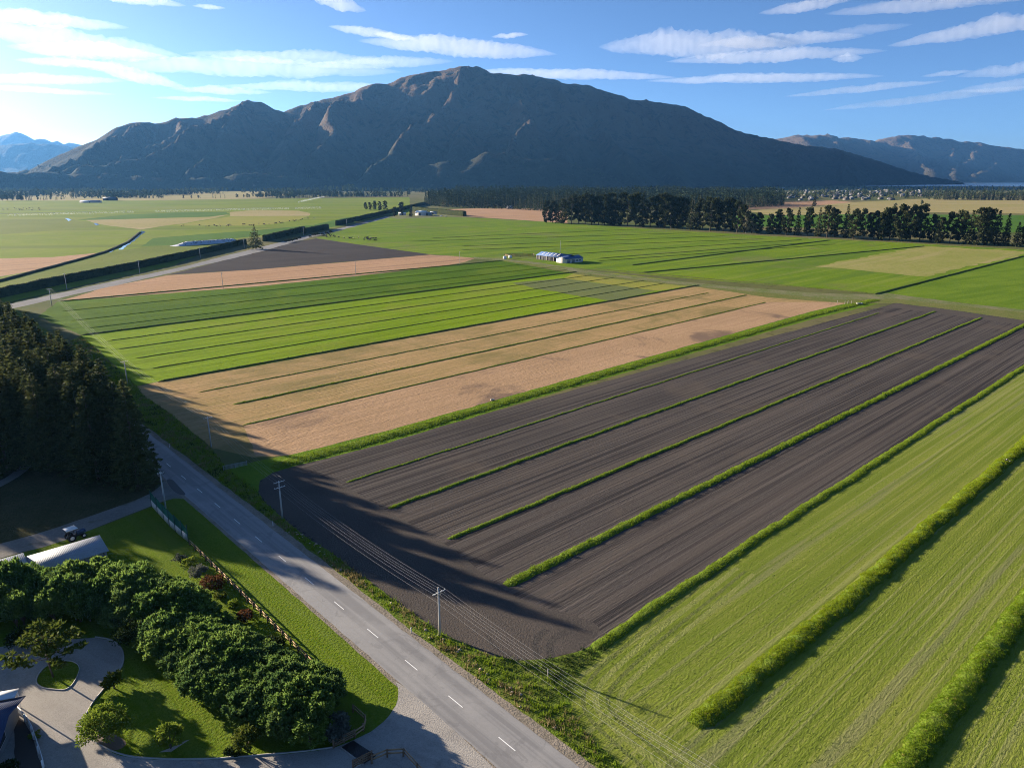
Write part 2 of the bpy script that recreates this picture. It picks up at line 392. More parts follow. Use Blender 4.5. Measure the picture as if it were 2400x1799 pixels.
past = GP([(741, 558), (770, 548), (912, 508), (1000, 506), (1160, 513), (1330, 523), (1500, 535), (1800, 553), (2100, 568), (2400, 585), (2700, 602), (2700, 790), (2400, 726), (2060, 688), (1700, 660), (1390, 632), (1178, 610), (1060, 600), (1010, 596), (860, 576)])
sheet('pasture_field', past, .0045, M_PAST)
sheet('dry_pasture_patch', GP([(1910, 625), (2160, 577), (2400, 589), (2400, 595), (2330, 612), (2250, 630), (2160, 648), (2000, 632)]), .014, M_PAST_Y, 5.0)
M_RTRI = field('right_green_crop', (.105, .175, .014), (.13, .20, .018), (.165, .215, .028), big=.03, fine=.4, fine_amt=.5, streak=[(30, .01, .1, (.085, .15, .012), .7, .46, .6)], bump=(1, .25, .8))
sheet('right_green_field', GP([(2086, 691), (2400, 601), (2600, 545), (2600, 760), (2400, 722)]), .016, M_RTRI)
# left plain
sheet('left_plain', GP([(-600, 470), (300, 470), (960, 462), (960, 505), (905, 503), (790, 533), (700, 548), (560, 560), (407, 622), (230, 660), (0, 712), (-400, 800), (-900, 800)]), .0015, M_FARG)
for nm, pts, z, m in [
    ('olive_field', [(-300, 520), (-300, 562), (0, 550), (230, 532), (225, 525), (160, 512), (0, 515)], .03, M_OLIVE),
    ('light_green_field', [(-300, 570), (-300, 645), (0, 600), (150, 592), (262, 584), (300, 560), (333, 541), (300, 535), (230, 532), (120, 544), (0, 552)], .03, M_FARG),
    ('vivid_pivot_field', [(180, 515), (300, 503), (420, 498), (530, 497), (538, 502), (490, 508), (200, 516)], .04, M_VIVID),
    ('dry_pivot_field', [(200, 516), (490, 508.5), (536, 503), (500, 512), (430, 524), (380, 530), (330, 538), (280, 532), (230, 525)], .04, M_FARY),
    ('yellow_paddock', [(405, 529), (536, 508), (722, 507), (700, 515), (640, 525), (600, 529)], .04, M_YEL),
    ('pale_paddock', [(538, 497), (600, 492), (700, 494), (728, 500), (724, 506), (540, 507)], .04, M_FARY),
    ('vivid_strip_field', [(330, 577), (360, 558), (470, 549), (600, 540), (735, 527), (800, 512), (890, 499), (907, 501), (870, 511), (790, 530), (700, 547), (640, 548), (575, 556), (400, 575)], .03, M_VIVID),
    ('worn_paddock', [(-200, 628), (0, 606), (120, 603), (235, 592), (200, 603), (100, 630), (0, 648), (-200, 690)], .03, M_TAN_FAR),
    ('hedge_side_pasture', [(0, 662), (250, 592), (330, 580), (560, 562), (400, 604), (200, 640), (0, 690), (-200, 730), (-200, 700)], .02, M_OLIVE),
    ('tan_field_far', [(1030, 491), (1130, 488), (1260, 489), (1330, 492), (1330, 523), (1240, 517), (1100, 508), (1050, 504)], .03, M_TAN_FAR),
    ('yellow_field_far', [(1750, 494), (2000, 474), (2200, 464), (2400, 466), (2800, 468), (2800, 506), (2400, 501), (2200, 498), (2000, 501), (1850, 513)], .05, M_FARY),
    ('green_field_far', [(1720, 506), (2000, 502), (2400, 504), (2800, 508), (2800, 556), (2400, 545), (1720, 530)], .06, M_VIVID),
    ('pale_field_far', [(620, 468), (960, 465), (960, 480), (600, 489)], .06, M_FARG),
    ('dry_flat_far', [(-900, 447), (600, 447), (700, 456), (600, 466), (300, 470), (-900, 472)], .05, M_FARY),
    ('brown_flat_far', [(1720, 478), (1950, 470), (2000, 474), (1850, 488), (1720, 492)], .07, M_TAN_FAR)]:
    sheet(nm, GP(pts), z, m)

# tracks and drives
M_ASPH = None
def asphalt():
    m, t, out = mat_base('chip_seal'); v = t.coord('Object')
    vv = t.map(t.map(v, math.radians(46.9)), 0, (.02, 1, 1))
    c = t.mix(t.noise(v, 2.0, 5, .7), (.215, .21, .205), (.30, .293, .285))
    s = t.step(t.noise(vv, .75, 3, .55), .42, .6); c = t.mix(t.math('MULTIPLY', s, .6), c, (.15, .148, .15))
    c = t.mix(t.math('MULTIPLY', t.step(t.noise(v, .22, 5, .7, 1.5), .57, .6), .35), c, (.14, .138, .138))
    c = t.mix(t.math('MULTIPLY', t.step(t.noise(v, .12, 4, .6), .5, .68), .35), c, (.33, .32, .305))
    c = t.mix(t.math('MULTIPLY', t.step(t.noise(v, 14, 2, .6), .55, .7), .35), c, (.13, .13, .13))
    principled(t, out, c, .85, t.bump(t.noise(v, 16, 3), .4, .02), spec=.25); return m
M_ASPH = asphalt()
M_GRAVEL = field('pale_gravel', (.33, .305, .27), (.26, .245, .225), (.40, .37, .33), big=.12, fine=2.2, fine_amt=.6, streak=[(-30, .05, .5, (.37, .345, .31), .5, .45, .62)], bump=(.8, .06, 5.0), patch=(.25, (.20, .185, .165), .5, .56, .7))
M_LANE = field('lane_gravel', (.22, .205, .185), (.17, .16, .14), (.27, .25, .225), big=.12, fine=1.6, fine_amt=.6, bump=(.8, .06, 4.0), patch=(.2, (.10, .10, .05), .6, .56, .68))
M_FARROAD = field('far_road_seal', (.25, .245, .24), (.20, .2, .2), (.29, .28, .27), big=.05, fine=.5, fine_amt=.4, bump=(.2, .03, 1.0))
M_TRACK = field('farm_track', (.17, .165, .085), (.11, .145, .035), (.25, .22, .16), big=.08, fine=.6, fine_amt=.6, bump=(.7, .1, 1.2))
rd = sheet('road', [tuple(road_pt(s, o)) for s, o in ([(x, -3.3) for x in (-330, -60, 40, 135, 200)] + [(x, 3.75) for x in (200, 135, 60, 0, -330)])], .016, M_ASPH, .6)
M_SHOULDER = field('gravel_shoulder', (.24, .205, .165), (.17, .15, .115), (.33, .28, .23), big=.3, fine=2.0, fine_amt=.6, bump=(1, .12, 3))
sheet('road_shoulder', [tuple(road_pt(s, o)) for s, o in [(-330, -4.0), (200, -4.0), (200, 5.6), (150, 5.4), (100, 4.7), (60, 5.3), (20, 5.0), (-330, 5.0)]], .010, M_SHOULDER)
M_LINE = plain('road_paint', (.78, .78, .75), .6, .12, 6.0)
for k in range(-12, 19):
    s = k * 9.985
    P = [road_pt(s - 1.5, -.06), road_pt(s + 1.5, -.06), road_pt(s + 1.5, .06), road_pt(s - 1.5, .06)]
    me = new_mesh('lane_dash', [(x, y, .021) for x, y in P], np.array([[0, 1, 2, 3]]), M_LINE)
    if me.polygons[0].normal.z < 0: me.flip_normals()
    link('lane_dash', me, rd)
# headland rounds of the mower along the near field corner, tyre tracks in the soil
def chaik(P, it=3):
    P = np.asarray(P, float)
    for _ in range(it):
        Q = [P[0]]
        for a, b in zip(P[:-1], P[1:]): Q += [a * .75 + b * .25, a * .25 + b * .75]
        P = np.array(Q + [P[-1]])
    return P
def offset_band(P, d0, d1):
    T = np.gradient(P, axis=0); T /= np.linalg.norm(T, axis=1)[:, None] + 1e-9; N = np.column_stack([-T[:, 1], T[:, 0]])
    return np.concatenate([P + N * d0, (P + N * d1)[::-1]])
M_HAY = field('hay_swath', (.20, .22, .06), (.17, .205, .045), (.26, .255, .11), big=.3, fine=2.0, fine_amt=.6, bump=(1, .2, 3.0))
M_CUT = field('short_cut_line', (.10, .135, .025), (.13, .15, .04), (.17, .16, .08), big=.3, fine=2.0, fine_amt=.6, bump=(1, .2, 3.0))
rim_ = chaik(GP([(1700, 1318), (1600, 1395), (1500, 1470), (1425, 1535), (1375, 1580), (1352, 1625), (1358, 1672), (1400, 1720), (1470, 1780), (1540, 1840), (1620, 1900)]), 4)
for k_, (d0, d1, mm) in enumerate([(.4, 1.0, M_CUT), (1.9, 2.8, M_HAY), (3.6, 4.2, M_CUT), (5.0, 5.8, M_HAY)]):
    sheet('mower_round', offset_band(rim_, d0, d1), .0062 + .0006 * k_, mm, .8)
M_LUG = field('tyre_lugs', (.058, .052, .047), (.09, .08, .07), (.045, .041, .039), big=2.2, fine=4.0, fine_amt=.7, bump=(1, .12, 4.0))
for k_, pxs in enumerate([[(1258, 1541), (1250, 1511), (1258, 1487), (1279, 1474)], [(1286, 1540), (1282, 1508), (1300, 1487), (1327, 1477)], [(1141, 1486), (1158, 1516), (1195, 1538), (1215, 1545)], [(1262, 1541), (1255, 1512), (1264, 1490), (1288, 1476)], [(1295, 1539), (1291, 1510), (1309, 1491), (1340, 1481)]]):
    sheet('tyre_track', offset_band(chaik(GP(pxs)), -.28, .28), .0125 + .0004 * k_, M_LUG, .3)
# verge right of the road, to the field edges
edge_px = [(322, 905), (335, 925), (408, 976), (495, 1049), (536, 1101), (604, 1150), (615, 1172), (652, 1204), (707, 1250), (788, 1303), (880, 1372), (960, 1430), (1032, 1480), (1092, 1510), (1156, 1536), (1216, 1547), (1291, 1542), (1350, 1528), (1441, 1483), (1500, 1441), (1512, 1441), (1455, 1490), (1410, 1533), (1365, 1570), (1340, 1615), (1340, 1667), (1373, 1718), (1439, 1777), (1480, 1815)]
verge_poly = GP(edge_px) + [tuple(road_pt(190, 20))] + [tuple(road_pt(s, 4.4)) for s in (190, 100, 50, 0, -60, -140)] + GP([(190, 786), (250, 840)])
sheet('roadside_verge', verge_poly, .0032, M_VERGE)
sheet('upper_roadside_verge', [tuple(road_pt(s, o)) for s, o in [(-330, 4), (-60, 4), (-60, 14), (-330, 14)]], .0025, M_VERGE)
sheet('wood_floor', [tuple(road_pt(s, o)) for s, o in [(-330, -3.6), (24, -3.6), (30, -20), (48, -70), (60, -150), (-330, -150)]], .0035, M_WOODFLOOR)
lawn_poly = [tuple(road_pt(s, -3.7)) for s in (28, 60, 100)] + GP([(924, 1588), (935, 1615), (931, 1648), (906, 1684), (870, 1713), (833, 1731), (783, 1751), (707, 1762), (552, 1774), (500, 1779), (361, 1779), (283, 1770), (226, 1742), (193, 1718), (193, 1688), (217, 1643), (241, 1616), (262, 1589), (289, 1559), (289, 1523), (265, 1499), (223, 1493), (120, 1500), (0, 1515), (-160, 1540), (-300, 1400), (0, 1310), (120, 1275), (229, 1236), (350, 1189), (401, 1170)])
sheet('lawn', lawn_poly, .007, M_LAWN)
drive_poly = GP([(935, 1612), (1026, 1691), (1111, 1769), (1180, 1830), (1100, 1900), (500, 1900), (-300, 1900), (-300, 1560), (-160, 1540), (0, 1513), (120, 1498), (223, 1491), (265, 1497), (291, 1522), (291, 1560), (264, 1590), (243, 1617), (219, 1644), (195, 1689), (195, 1717), (228, 1741), (285, 1769), (361, 1777), (500, 1777), (552, 1772), (707, 1760), (783, 1749), (833, 1729), (870, 1711), (906, 1682), (929, 1648)])
sheet('gravel_drive', drive_poly, .0045, M_GRAVEL)
apron = GP([(935, 1612), (924, 1592), (975, 1630), (1030, 1680), (1115, 1757), (1200, 1840), (1080, 1860), (900, 1740), (872, 1712), (908, 1683), (931, 1650)])
sheet('gravel_apron', smooth_poly(apron, 1), .0185, M_GRAVEL)
sheet('lane', smooth_poly(GP([(-300, 1350), (0, 1274), (115, 1242), (229, 1203), (344, 1162), (376, 1139), (388, 1120), (452, 1172), (430, 1168), (401, 1167), (350, 1187), (229, 1234), (130, 1275), (0, 1306), (-300, 1400)]), 1), .008, M_LANE)
sheet('forest_track', smooth_poly(GP([(-120, 1180), (0, 1128), (46, 1096), (66, 1077), (68, 1052), (82, 1052), (84, 1082), (58, 1108), (0, 1142), (-120, 1196)]), 1), .009, M_LANE)
M_PATCH = plain('fresh_bitumen', (.055, .055, .057), .8, .3, 2.0)
sheet('bitumen_patch', smooth_poly(GP([(388, 1124), (402, 1121), (416, 1136), (436, 1157), (432, 1161), (412, 1155), (400, 1143)]), 2), .0215, M_PATCH)
sheet('far_road', GP([(-60, 730), (30, 711), (230, 667), (407, 630), (600, 582), (722, 551), (776, 540), (830, 526), (912, 506), (920, 508), (850, 526), (790, 542), (738, 554), (610, 590), (412, 637), (238, 676), (34, 722), (-60, 745)]), .018, M_FARROAD)
sheet('farm_track', GP([(1110, 602), (1180, 606.5), (1240, 612), (1300, 621), (1400, 637), (1550, 655), (1700, 670), (1900, 686), (2045, 690), (2080, 687), (2130, 694), (2250, 710), (2400, 726), (2600, 748), (2600, 754), (2400, 732), (2250, 716), (2100, 700), (1960, 702), (1800, 686), (1600, 667), (1400, 644), (1300, 629), (1200, 613), (1110, 606)]), .020, M_TRACK)
sheet('track_edge', GP([(1180, 611), (1300, 627), (1400, 643), (1600, 665), (1800, 684), (1960, 700), (2100, 698), (2250, 714), (2400, 730), (2400, 750), (2200, 722), (2100, 710), (2000, 712), (1800, 697), (1640, 673), (1400, 650), (1300, 634)]), .017, M_DRYBANK)
sheet('farm_yard', GP([(905, 508), (960, 503), (1060, 498), (1080, 506), (1000, 511), (930, 513)]), .03, M_TRACK)
# water race and lake
def water(name, c, rough=.08):
    m, t, out = mat_base(name); v = t.coord('Object')
    p = principled(t, out, c, rough, t.bump(t.noise(v, .6, 3), .15, .05), spec=.6); return m
M_WATER = water('race_water', (.05, .06, .06)); M_LAKE = water('lake_water', (.02, .05, .09), .25)
for pts in ([(277, 585), (287, 585), (341, 543), (331, 541)], [(152, 512), (160, 511), (168, 516), (160, 518)], [(219, 523), (226, 523), (233, 527), (226, 528)], [(255, 592), (262, 590), (266, 587), (258, 589)]):
    sheet('water_race', GP(pts), .06, M_WATER)
sheet('lake', GP([(1980, 436), (2400, 437.5), (3300, 437.5), (3300, 429), (2400, 428), (2100, 429)]), .4, M_LAKE, 0)
# ------------------------------------------------------------------ mountains
def heightfield(name, ridges, x0, x1, y0, y1, res, m, spread=1.95, power=1.2, namp=.13, nscale=900., keep=280., resy=None, label=None, floor=None):
    xs = np.arange(x0, x1 + 1, res); ys = np.arange(y0, y1 + 1, resy or res)
    X, Y = np.meshgrid(xs, ys); Hh = np.zeros_like(X); dmin = np.full_like(X, 1e9)
    wx = X + 160 * fbm(X / 1100, Y / 1100, 3); wy = Y + 160 * fbm(X / 1100 + 40, Y / 1100 + 9, 3)
    for r in ridges:
        P = np.array([AT(u, v, y) for u, v, y in r[0]]); k = r[1]
        seg = np.linalg.norm(np.diff(P, axis=0), axis=1); n = np.maximum(2, (seg / (res * 1.3)).astype(int)); Q = []
        for i in range(len(seg)):
            for j in range(n[i]): Q.append(P[i] + (P[i + 1] - P[i]) * j / n[i])
        Q.append(P[-1]); Q = np.array(Q)
        main = k == 0
        for q in Q:
            # undistorted close to a main ridge so the skyline keeps its shape
            gx, gy = (X, Y) if main else (X * .35 + wx * .65, Y * .35 + wy * .65)
            D = max(q[2], 15) * spread * (.9 if main else k)
            d = np.sqrt((gx - q[0]) ** 2 + (gy - q[1]) ** 2)
            near = d < D
            if not near.any(): continue
            Hh[near] = np.maximum(Hh[near], q[2] * (1 - d[near] / D) ** power)
            if main: dmin[near] = np.minimum(dmin[near], d[near])
    fade = np.clip(dmin / keep, 0, 1) * .85 + .05
    rg = fbm(wx / nscale, wy / nscale, 5, True) - .85 + .75 * (fbm(wx / (nscale * .27) + 3, wy / (nscale * .95), 4, True) - .8)
    Hh = Hh + Hh * namp * rg * fade + np.minimum(Hh, 60) * .25 * fbm(X / 120, Y / 120, 3) * fade
    if floor is not None: Hh = np.maximum(Hh, floor(X, Y))
    Z = Hh - 3.0 * (Hh < 6)
    ny, nx = X.shape; V = np.column_stack([X.ravel(), Y.ravel(), Z.ravel()])
    i = np.arange(ny - 1)[:, None] * nx; j = np.arange(nx - 1)[None, :]
    Fq = np.stack([i + j, i + j + 1, i + j + 1 + nx, i + j + nx], -1).reshape(-1, 4)
    keepf = Z.ravel()[Fq].max(1) > -2
    o = link(name, new_mesh(name, V, Fq[keepf], m, smooth=True)); tag(o, label, None, None, 'structure')
    return (xs, ys, Z)
def terrain_mat(name, low, high, rock, z0, z1, scrub, big=.0025):
    m, t, out = mat_base(name); v = t.coord('Object'); sp = t.node('ShaderNodeSeparateXYZ'); t.put(sp.inputs[0], v)
    n = t.noise(v, big, 6, .65); hz = t.math('ADD', sp.outputs[2], t.math('MULTIPLY', t.math('SUBTRACT', n, .5), 420))
    c = t.mix(t.step(hz, z0, z1), low, high)
    c = t.mix(t.math('MULTIPLY', t.step(t.noise(v, big * 5, 6, .7, .4), .5, .62), .65), c, scrub)
    c = t.mix(t.math('MULTIPLY', t.step(t.noise(v, big * 11, 5, .7), .6, .7), .6), c, rock)
    b = t.bump(t.math('ADD', t.noise(v, .012, 6, .7), t.math('MULTIPLY', t.noise(v, .05, 5, .75), .6)), .9, 32)
    principled(t, out, c, .95, b, spec=.05); return m
M_MTN = terrain_mat('tussock_mountain', (.036, .042, .028), (.125, .084, .054), (.125, .105, .08), 60, 520, (.018, .026, .018))
M_MTN_FAR = terrain_mat('far_range_slopes', (.09, .075, .045), (.15, .105, .065), (.15, .125, .095), 150, 600, (.045, .05, .035), big=.0018)
M_MTN_L = terrain_mat('left_range_slopes', (.035, .042, .03), (.08, .08, .07), (.14, .14, .14), 300, 1200, (.03, .04, .03), big=.001)
sky_main = [(-260, 432, 5000), (-60, 415, 5000), (74, 394, 5050), (145, 358, 5150), (195, 338, 5200), (231, 324, 5250), (282, 293, 5350), (322, 284, 5400), (365, 288, 5450), (412, 275, 5500), (441, 276, 5520), (492, 267, 5560), (542, 250, 5600), (580, 233, 5650), (611, 239, 5700), (637, 253, 5750), (667, 261, 5800), (694, 250, 5850), (741, 235, 5900), (800, 224, 5950), (869, 197, 6000), (912, 197, 6050), (945, 181, 6100), (988, 172, 6120), (1053, 161, 6150), (1089, 154, 6150), (1126, 156, 6200), (1151, 169, 6250), (1205, 175, 6300), (1248, 174, 6350), (1281, 183, 6400), (1317, 192, 6450), (1379, 197, 6550), (1415, 210, 6600), (1462, 224, 6700), (1476, 231, 6720), (1514, 231, 6800), (1545, 239, 6850), (1600, 248, 6950), (1636, 264, 7050), (1687, 284, 7150), (1719, 302, 7250), (1774, 316, 7400), (1824, 327, 7500), (1875, 338, 7600), (1962, 347, 7800), (1998, 358, 7900), (2052, 374, 8000), (2124, 398, 8150), (2179, 412, 8300), (2250, 424, 8400)]
spurs = [
    [(1089, 156, 6120), (1078, 185, 5900), (1060, 222, 5650), (1035, 246, 5450), (1010, 275, 5220), (985, 290, 5100), (935, 325, 4850), (880, 355, 4600), (840, 385, 4420)],
    [(1078, 185, 5900), (1085, 240, 5600), (1088, 285, 5300), (1070, 325, 4950), (1050, 365, 4650)],
    [(869, 199, 5980), (845, 225, 5750), (815, 255, 5480), (802, 290, 5200), (770, 330, 4900), (720, 370, 4600)],
    [(741, 237, 5880), (725, 280, 5500), (700, 330, 5050), (670, 380, 4600)],
    [(580, 235, 5630), (545, 256, 5430), (490, 284, 5180), (445, 312, 4950), (390, 338, 4730), (310, 362, 4540), (200, 388, 4380)],
    [(545, 256, 5430), (540, 300, 5050), (520, 350, 4700), (480, 390, 4450)],
    [(412, 277, 5480), (398, 300, 5280), (350, 330, 5000), (280, 355, 4750), (200, 375, 4550), (120, 398, 4400)],
    [(322, 286, 5380), (275, 312, 5120), (215, 345, 4850), (150, 375, 4650), (80, 400, 4500)],
    [(1205, 177, 6280), (1215, 230, 5850), (1225, 290, 5350), (1205, 350, 4900), (1180, 390, 4600)],
    [(1317, 194, 6430), (1330, 250, 5950), (1335, 310, 5450), (1330, 370, 5000)],
    [(1415, 212, 6580), (1430, 270, 6050), (1440, 330, 5550), (1440, 380, 5150)],
    [(1545, 241, 6830), (1550, 300, 6250), (1560, 350, 5800), (1560, 395, 5500)],
    [(1687, 286, 7130), (1690, 330, 6600), (1690, 370, 6200), (1690, 405, 5900)],
    [(1824, 329, 7480), (1840, 360, 7000), (1860, 395, 6600)],
    [(1962, 349, 7780), (1985, 380, 7300), (2010, 408, 7000)]]
lobes = [[(960, 392, 4200), (1040, 372, 4250), (1120, 364, 4300), (1260, 370, 4350), (1400, 390, 4400)], [(-60, 408, 4050), (80, 400, 4080), (300, 404, 4080), (430, 410, 4100)], [(480, 412, 4100), (600, 406, 4120), (760, 412, 4120), (880, 420, 4150)]]
spurs = [[s[0]] + [(u, v, max(4150, y - 260 * min(1, .5 + k * .25))) for k, (u, v, y) in enumerate(s[1:])] for s in spurs]
ridges = [(sky_main, 0)] + [(s, .46) for s in spurs] + [(s, .9) for s in lobes]
MT = heightfield('mountain', ridges, -6200, 7200, 3750, 9700, 27, M_MTN, label='broad dark tussock mountain with brown summit ridge', resy=24)
rr = [(1700, 340, 13500), (1824, 325, 13500), (1875, 314, 13500), (1907, 316, 13500), (1936, 315, 13500), (1962, 324, 13500), (1991, 321, 13500), (2016, 323, 13600), (2048, 331, 13700), (2114, 315, 14000), (2164, 315, 14200), (2215, 320, 14200), (2251, 327, 14200), (2287, 330, 14200), (2323, 340, 14200), (2360, 344, 14200), (2400, 350, 14200), (2600, 340, 14000), (2900, 365, 14000)]
rs = [[(1875, 316, 13400), (1900, 345, 12900), (1925, 380, 12300)], [(1936, 317, 13400), (1975, 345, 12800), (2010, 385, 12100)], [(2048, 333, 13600), (2060, 360, 13000), (2080, 390, 12300)], [(2114, 317, 13900), (2130, 345, 13300), (2150, 370, 12600), (2175, 400, 11800)],
      [(2215, 322, 14100), (2235, 350, 13300), (2210, 375, 12600), (2190, 400, 11800)], [(2287, 332, 14100), (2290, 355, 13300), (2260, 380, 12500), (2240, 402, 11700)], [(2360, 346, 14100), (2340, 372, 13200), (2320, 395, 12200), (2290, 405, 11600)], [(2164, 317, 14100), (2185, 345, 13500), (2195, 372, 12900)], [(2520, 345, 14000), (2480, 385, 12500)], [(2040, 385, 10200), (2120, 400, 10000), (2160, 412, 9900)]]
heightfield('far_range', [(rr, 0)] + [(s, .6) for s in rs], 3500, 16500, 9600, 16500, 75, M_MTN_FAR, spread=2.6, label='distant ridged brown range beyond the lake', keep=250, namp=.14, nscale=1500)
lf = [(-500, 380, 13000), (-250, 345, 13000), (-100, 345, 13000), (0, 340, 13000), (72, 331, 13000), (134, 335, 13000), (181, 340, 13000), (300, 352, 13200), (420, 380, 13500)]
heightfield('left_hill', [(lf, 0)], -14500, -3000, 10500, 15000, 95, M_MTN_L, spread=2.5, label='hazy blue hill at the left edge behind the mountain', keep=250)
lf2 = [(-500, 340, 17000), (-200, 322, 17000), (-60, 328, 17000), (0, 318, 17000), (20, 312, 17000), (38, 307, 17000), (52, 313, 17000), (65, 320, 17000), (108, 326, 17000), (159, 333, 17000), (300, 345, 17000)]
heightfield('far_left_peak', [(lf2, 0)], -21500, -5000, 14800, 18600, 130, M_MTN_L, spread=2.0, label='palest pointed peak at the far left horizon', keep=500)
def mt_h(x, y):
    xs, ys, Z = MT
    i = int(np.clip((x - xs[0]) / (xs[1] - xs[0]), 0, len(xs) - 1)); j = int(np.clip((y - ys[0]) / (ys[1] - ys[0]), 0, len(ys) - 1))
    return max(0.0, float(Z[j, i]))

# ------------------------------------------------------------------ grass banks and strips
M_BANKG = leaf('bank_grass', (.13, .205, .012), (.20, .26, .012), scale=.45, trans=.3, tip=(.29, .27, .07))
M_STRIPG = leaf('strip_grass', (.12, .20, .012), (.175, .245, .012), scale=1.6, trans=.3, tip=(.24, .235, .06))
M_DULLG = leaf('dull_strip_grass', (.085, .11, .022), (.13, .145, .04), scale=.5, trans=.3, tip=(.2, .17, .07))
M_BANKSOIL = field('bank_turf', (.085, .135, .014), (.115, .165, .018), (.15, .17, .04), big=.3, fine=2.0, fine_amt=.5, bump=(1, .3, 2.0))
M_DULLSOIL = field('dull_turf', (.08, .105, .022), (.105, .12, .035), (.15, .13, .06), big=.2, fine=1.0, fine_amt=.5, bump=(1, .3, 1.2))
def bank(label, a, b, w, h, dens, gh, gm=None, sm=None, step=1.0, name='grass_bank', wob=.25, blade_w=.07, nb=5, pts=None):
    """a low ridge of uncut grass from a to b on the ground, w wide, h high, with blades gh tall"""
    gm = gm or M_STRIPG; sm = sm or M_BANKSOIL
    if pts is None: pts = [a, b]
    P = np.asarray(pts, float); seg = np.linalg.norm(np.diff(P, axis=0), axis=1); L = seg.sum(); n = max(3, int(L / step))
    s = np.linspace(0, L, n + 1); cs = np.concatenate([[0], np.cumsum(seg)])
    C = np.column_stack([np.interp(s, cs, P[:, 0]), np.interp(s, cs, P[:, 1])])
    T = np.gradient(C, axis=0); T /= np.linalg.norm(T, axis=1)[:, None]; N = np.column_stack([-T[:, 1], T[:, 0]])
    sd = RND.uniform(0, 99); C = C + N * (wob * fbm(s / 9 + sd, s * 0 + sd, 3))[:, None]
    k = 9; q = np.linspace(-1, 1, k); end = np.clip(np.minimum(s, L - s) / (w * .6), .02, 1) ** .5
    V = np.zeros((n + 1, k, 3)); wv = w / 2 * (1 + .18 * fbm(s / 5 + sd, s * 0 + 3, 3) + .16 * fbm(s / 1.3 + sd, s * 0 + 7, 2)) * (.55 + .45 * end)
    V[..., :2] = C[:, None] + N[:, None] * (q[None, :] * wv[:, None])[..., None]
    V[..., 2] = h * np.clip(1 - q ** 2, 0, 1)[None, :] ** .8 * end[:, None] * (1 + .16 * fbm(V[..., 0] / 1.6, V[..., 1] / 1.6, 3))
    V[:, 0, 2] = V[:, -1, 2] = -.02
    i = np.arange(n)[:, None] * k; j = np.arange(k - 1)[None, :]
    F = np.stack([i + j, i + j + 1, i + j + 1 + k, i + j + k], -1).reshape(-1, 4)[:, ::-1]
    nt = int(dens * L * w); VV, FF, mi = V.reshape(-1, 3), [F], [np.zeros(len(F))]
    if nt:
        si = rng.uniform(0, L, nt); qi = rng.uniform(-1.02, 1.02, nt); f = np.interp(si, s, np.arange(n + 1)); i0 = np.clip(f.astype(int), 0, n - 1); fr = (f - i0)
        Ci = C[i0] * (1 - fr)[:, None] + C[i0 + 1] * fr[:, None]; wi = np.interp(si, s, wv); ei = np.interp(si, s, end)
        PP = Ci + N[i0] * (qi * wi)[:, None]
        BV, BF = blades(PP, h * np.clip(1 - qi ** 2, 0, 1) ** .8 * ei - .05, gh * (.6 + .6 * ei) * rng.uniform(.5, 1.2, nt) * np.clip(1 + .9 * fbm(PP[:, 0] / 2.2, PP[:, 1] / 2.2, 3), .25, 1.9), blade_w, nb)
        FF.append(BF + len(VV)); VV = np.concatenate([VV, BV]); mi.append(np.ones(len(BF)))
    o = link(name, new_mesh(name, VV, FF, [sm, gm], np.concatenate(mi))); tag(o, label, None, None, 'stuff'); return o
bank('tall uncut grass bank across the mown field, blunt end in view', None, None, 3.3, .55, 46, .2, M_BANKG, step=.6, wob=.3, blade_w=.05, nb=6,
     pts=[G(1625, 1698), G(1700, 1640), G(1790, 1565), G(1900, 1480), G(2050, 1350), G(2190, 1225), G(2300, 1130), G(2400, 1042), G(2400, 1042) + AX * 60])
bank('tall uncut grass bank at the lower right corner', None, None, 3.4, .58, 46, .2, M_BANKG, step=.6, wob=.3, blade_w=.05, nb=6,
     pts=[G(2050, 1880), G(2115, 1800), G(2250, 1620), G(2400, 1421), G(2400, 1421) + AX * 60])
bank('bright grass border between ploughed and mown fields', None, None, 2.2, .3, 24, .2, M_STRIPG, step=.8, wob=.35, blade_w=.05,
     pts=[G(1390, 1518), G(1441, 1488), G(1500, 1446), G(1800, 1245), G(2336, 901), G(2400, 861), G(2400, 861) + AX * 60])
bank('faint nearest-to-stubble grass strip in the ploughed field', G(812, 1130), G(2060, 733), 0.9, .15, 7, .22, M_STRIPG, step=1.2)
bank('second grass strip from the stubble in the ploughed field', G(911, 1191), G(2192, 730), 1.3, .24, 9, .28, M_STRIPG, step=1.2)
bank('third grass strip from the stubble in the ploughed field', G(1052, 1264), G(2300, 744), 1.3, .24, 9, .26, M_STRIPG, step=1.2)
bank('widest grass strip, nearest the mown field in the ploughed field', G(1185, 1372), G(2420, 752), 2.3, .32, 12, .3, M_STRIPG, step=1.0)
bank('lush bright grass belt between the ploughed and stubble fields', None, None, 5.0, .3, 7, .38, M_STRIPG, step=1.4, wob=.4, pts=[G(640, 1098), G(690, 1080), G(900, 1024), G(1200, 937), G(1900, 739), G(2055, 702)])
for i, (a, b, w, h, d) in enumerate([((463, 920), (1660, 686), .9, .3, 2.2), ((547, 948), (1750, 691), 1.5, .4, 4), ((571, 996), (1796, 708), 1.0, .3, 2.5)]):
    bank(['back', 'middle', 'front'][i] + ' grass strip in the tan stubble field', G(*a), G(*b), w, h * .6, d * 1.5, .25, M_STRIPG, step=1.8)
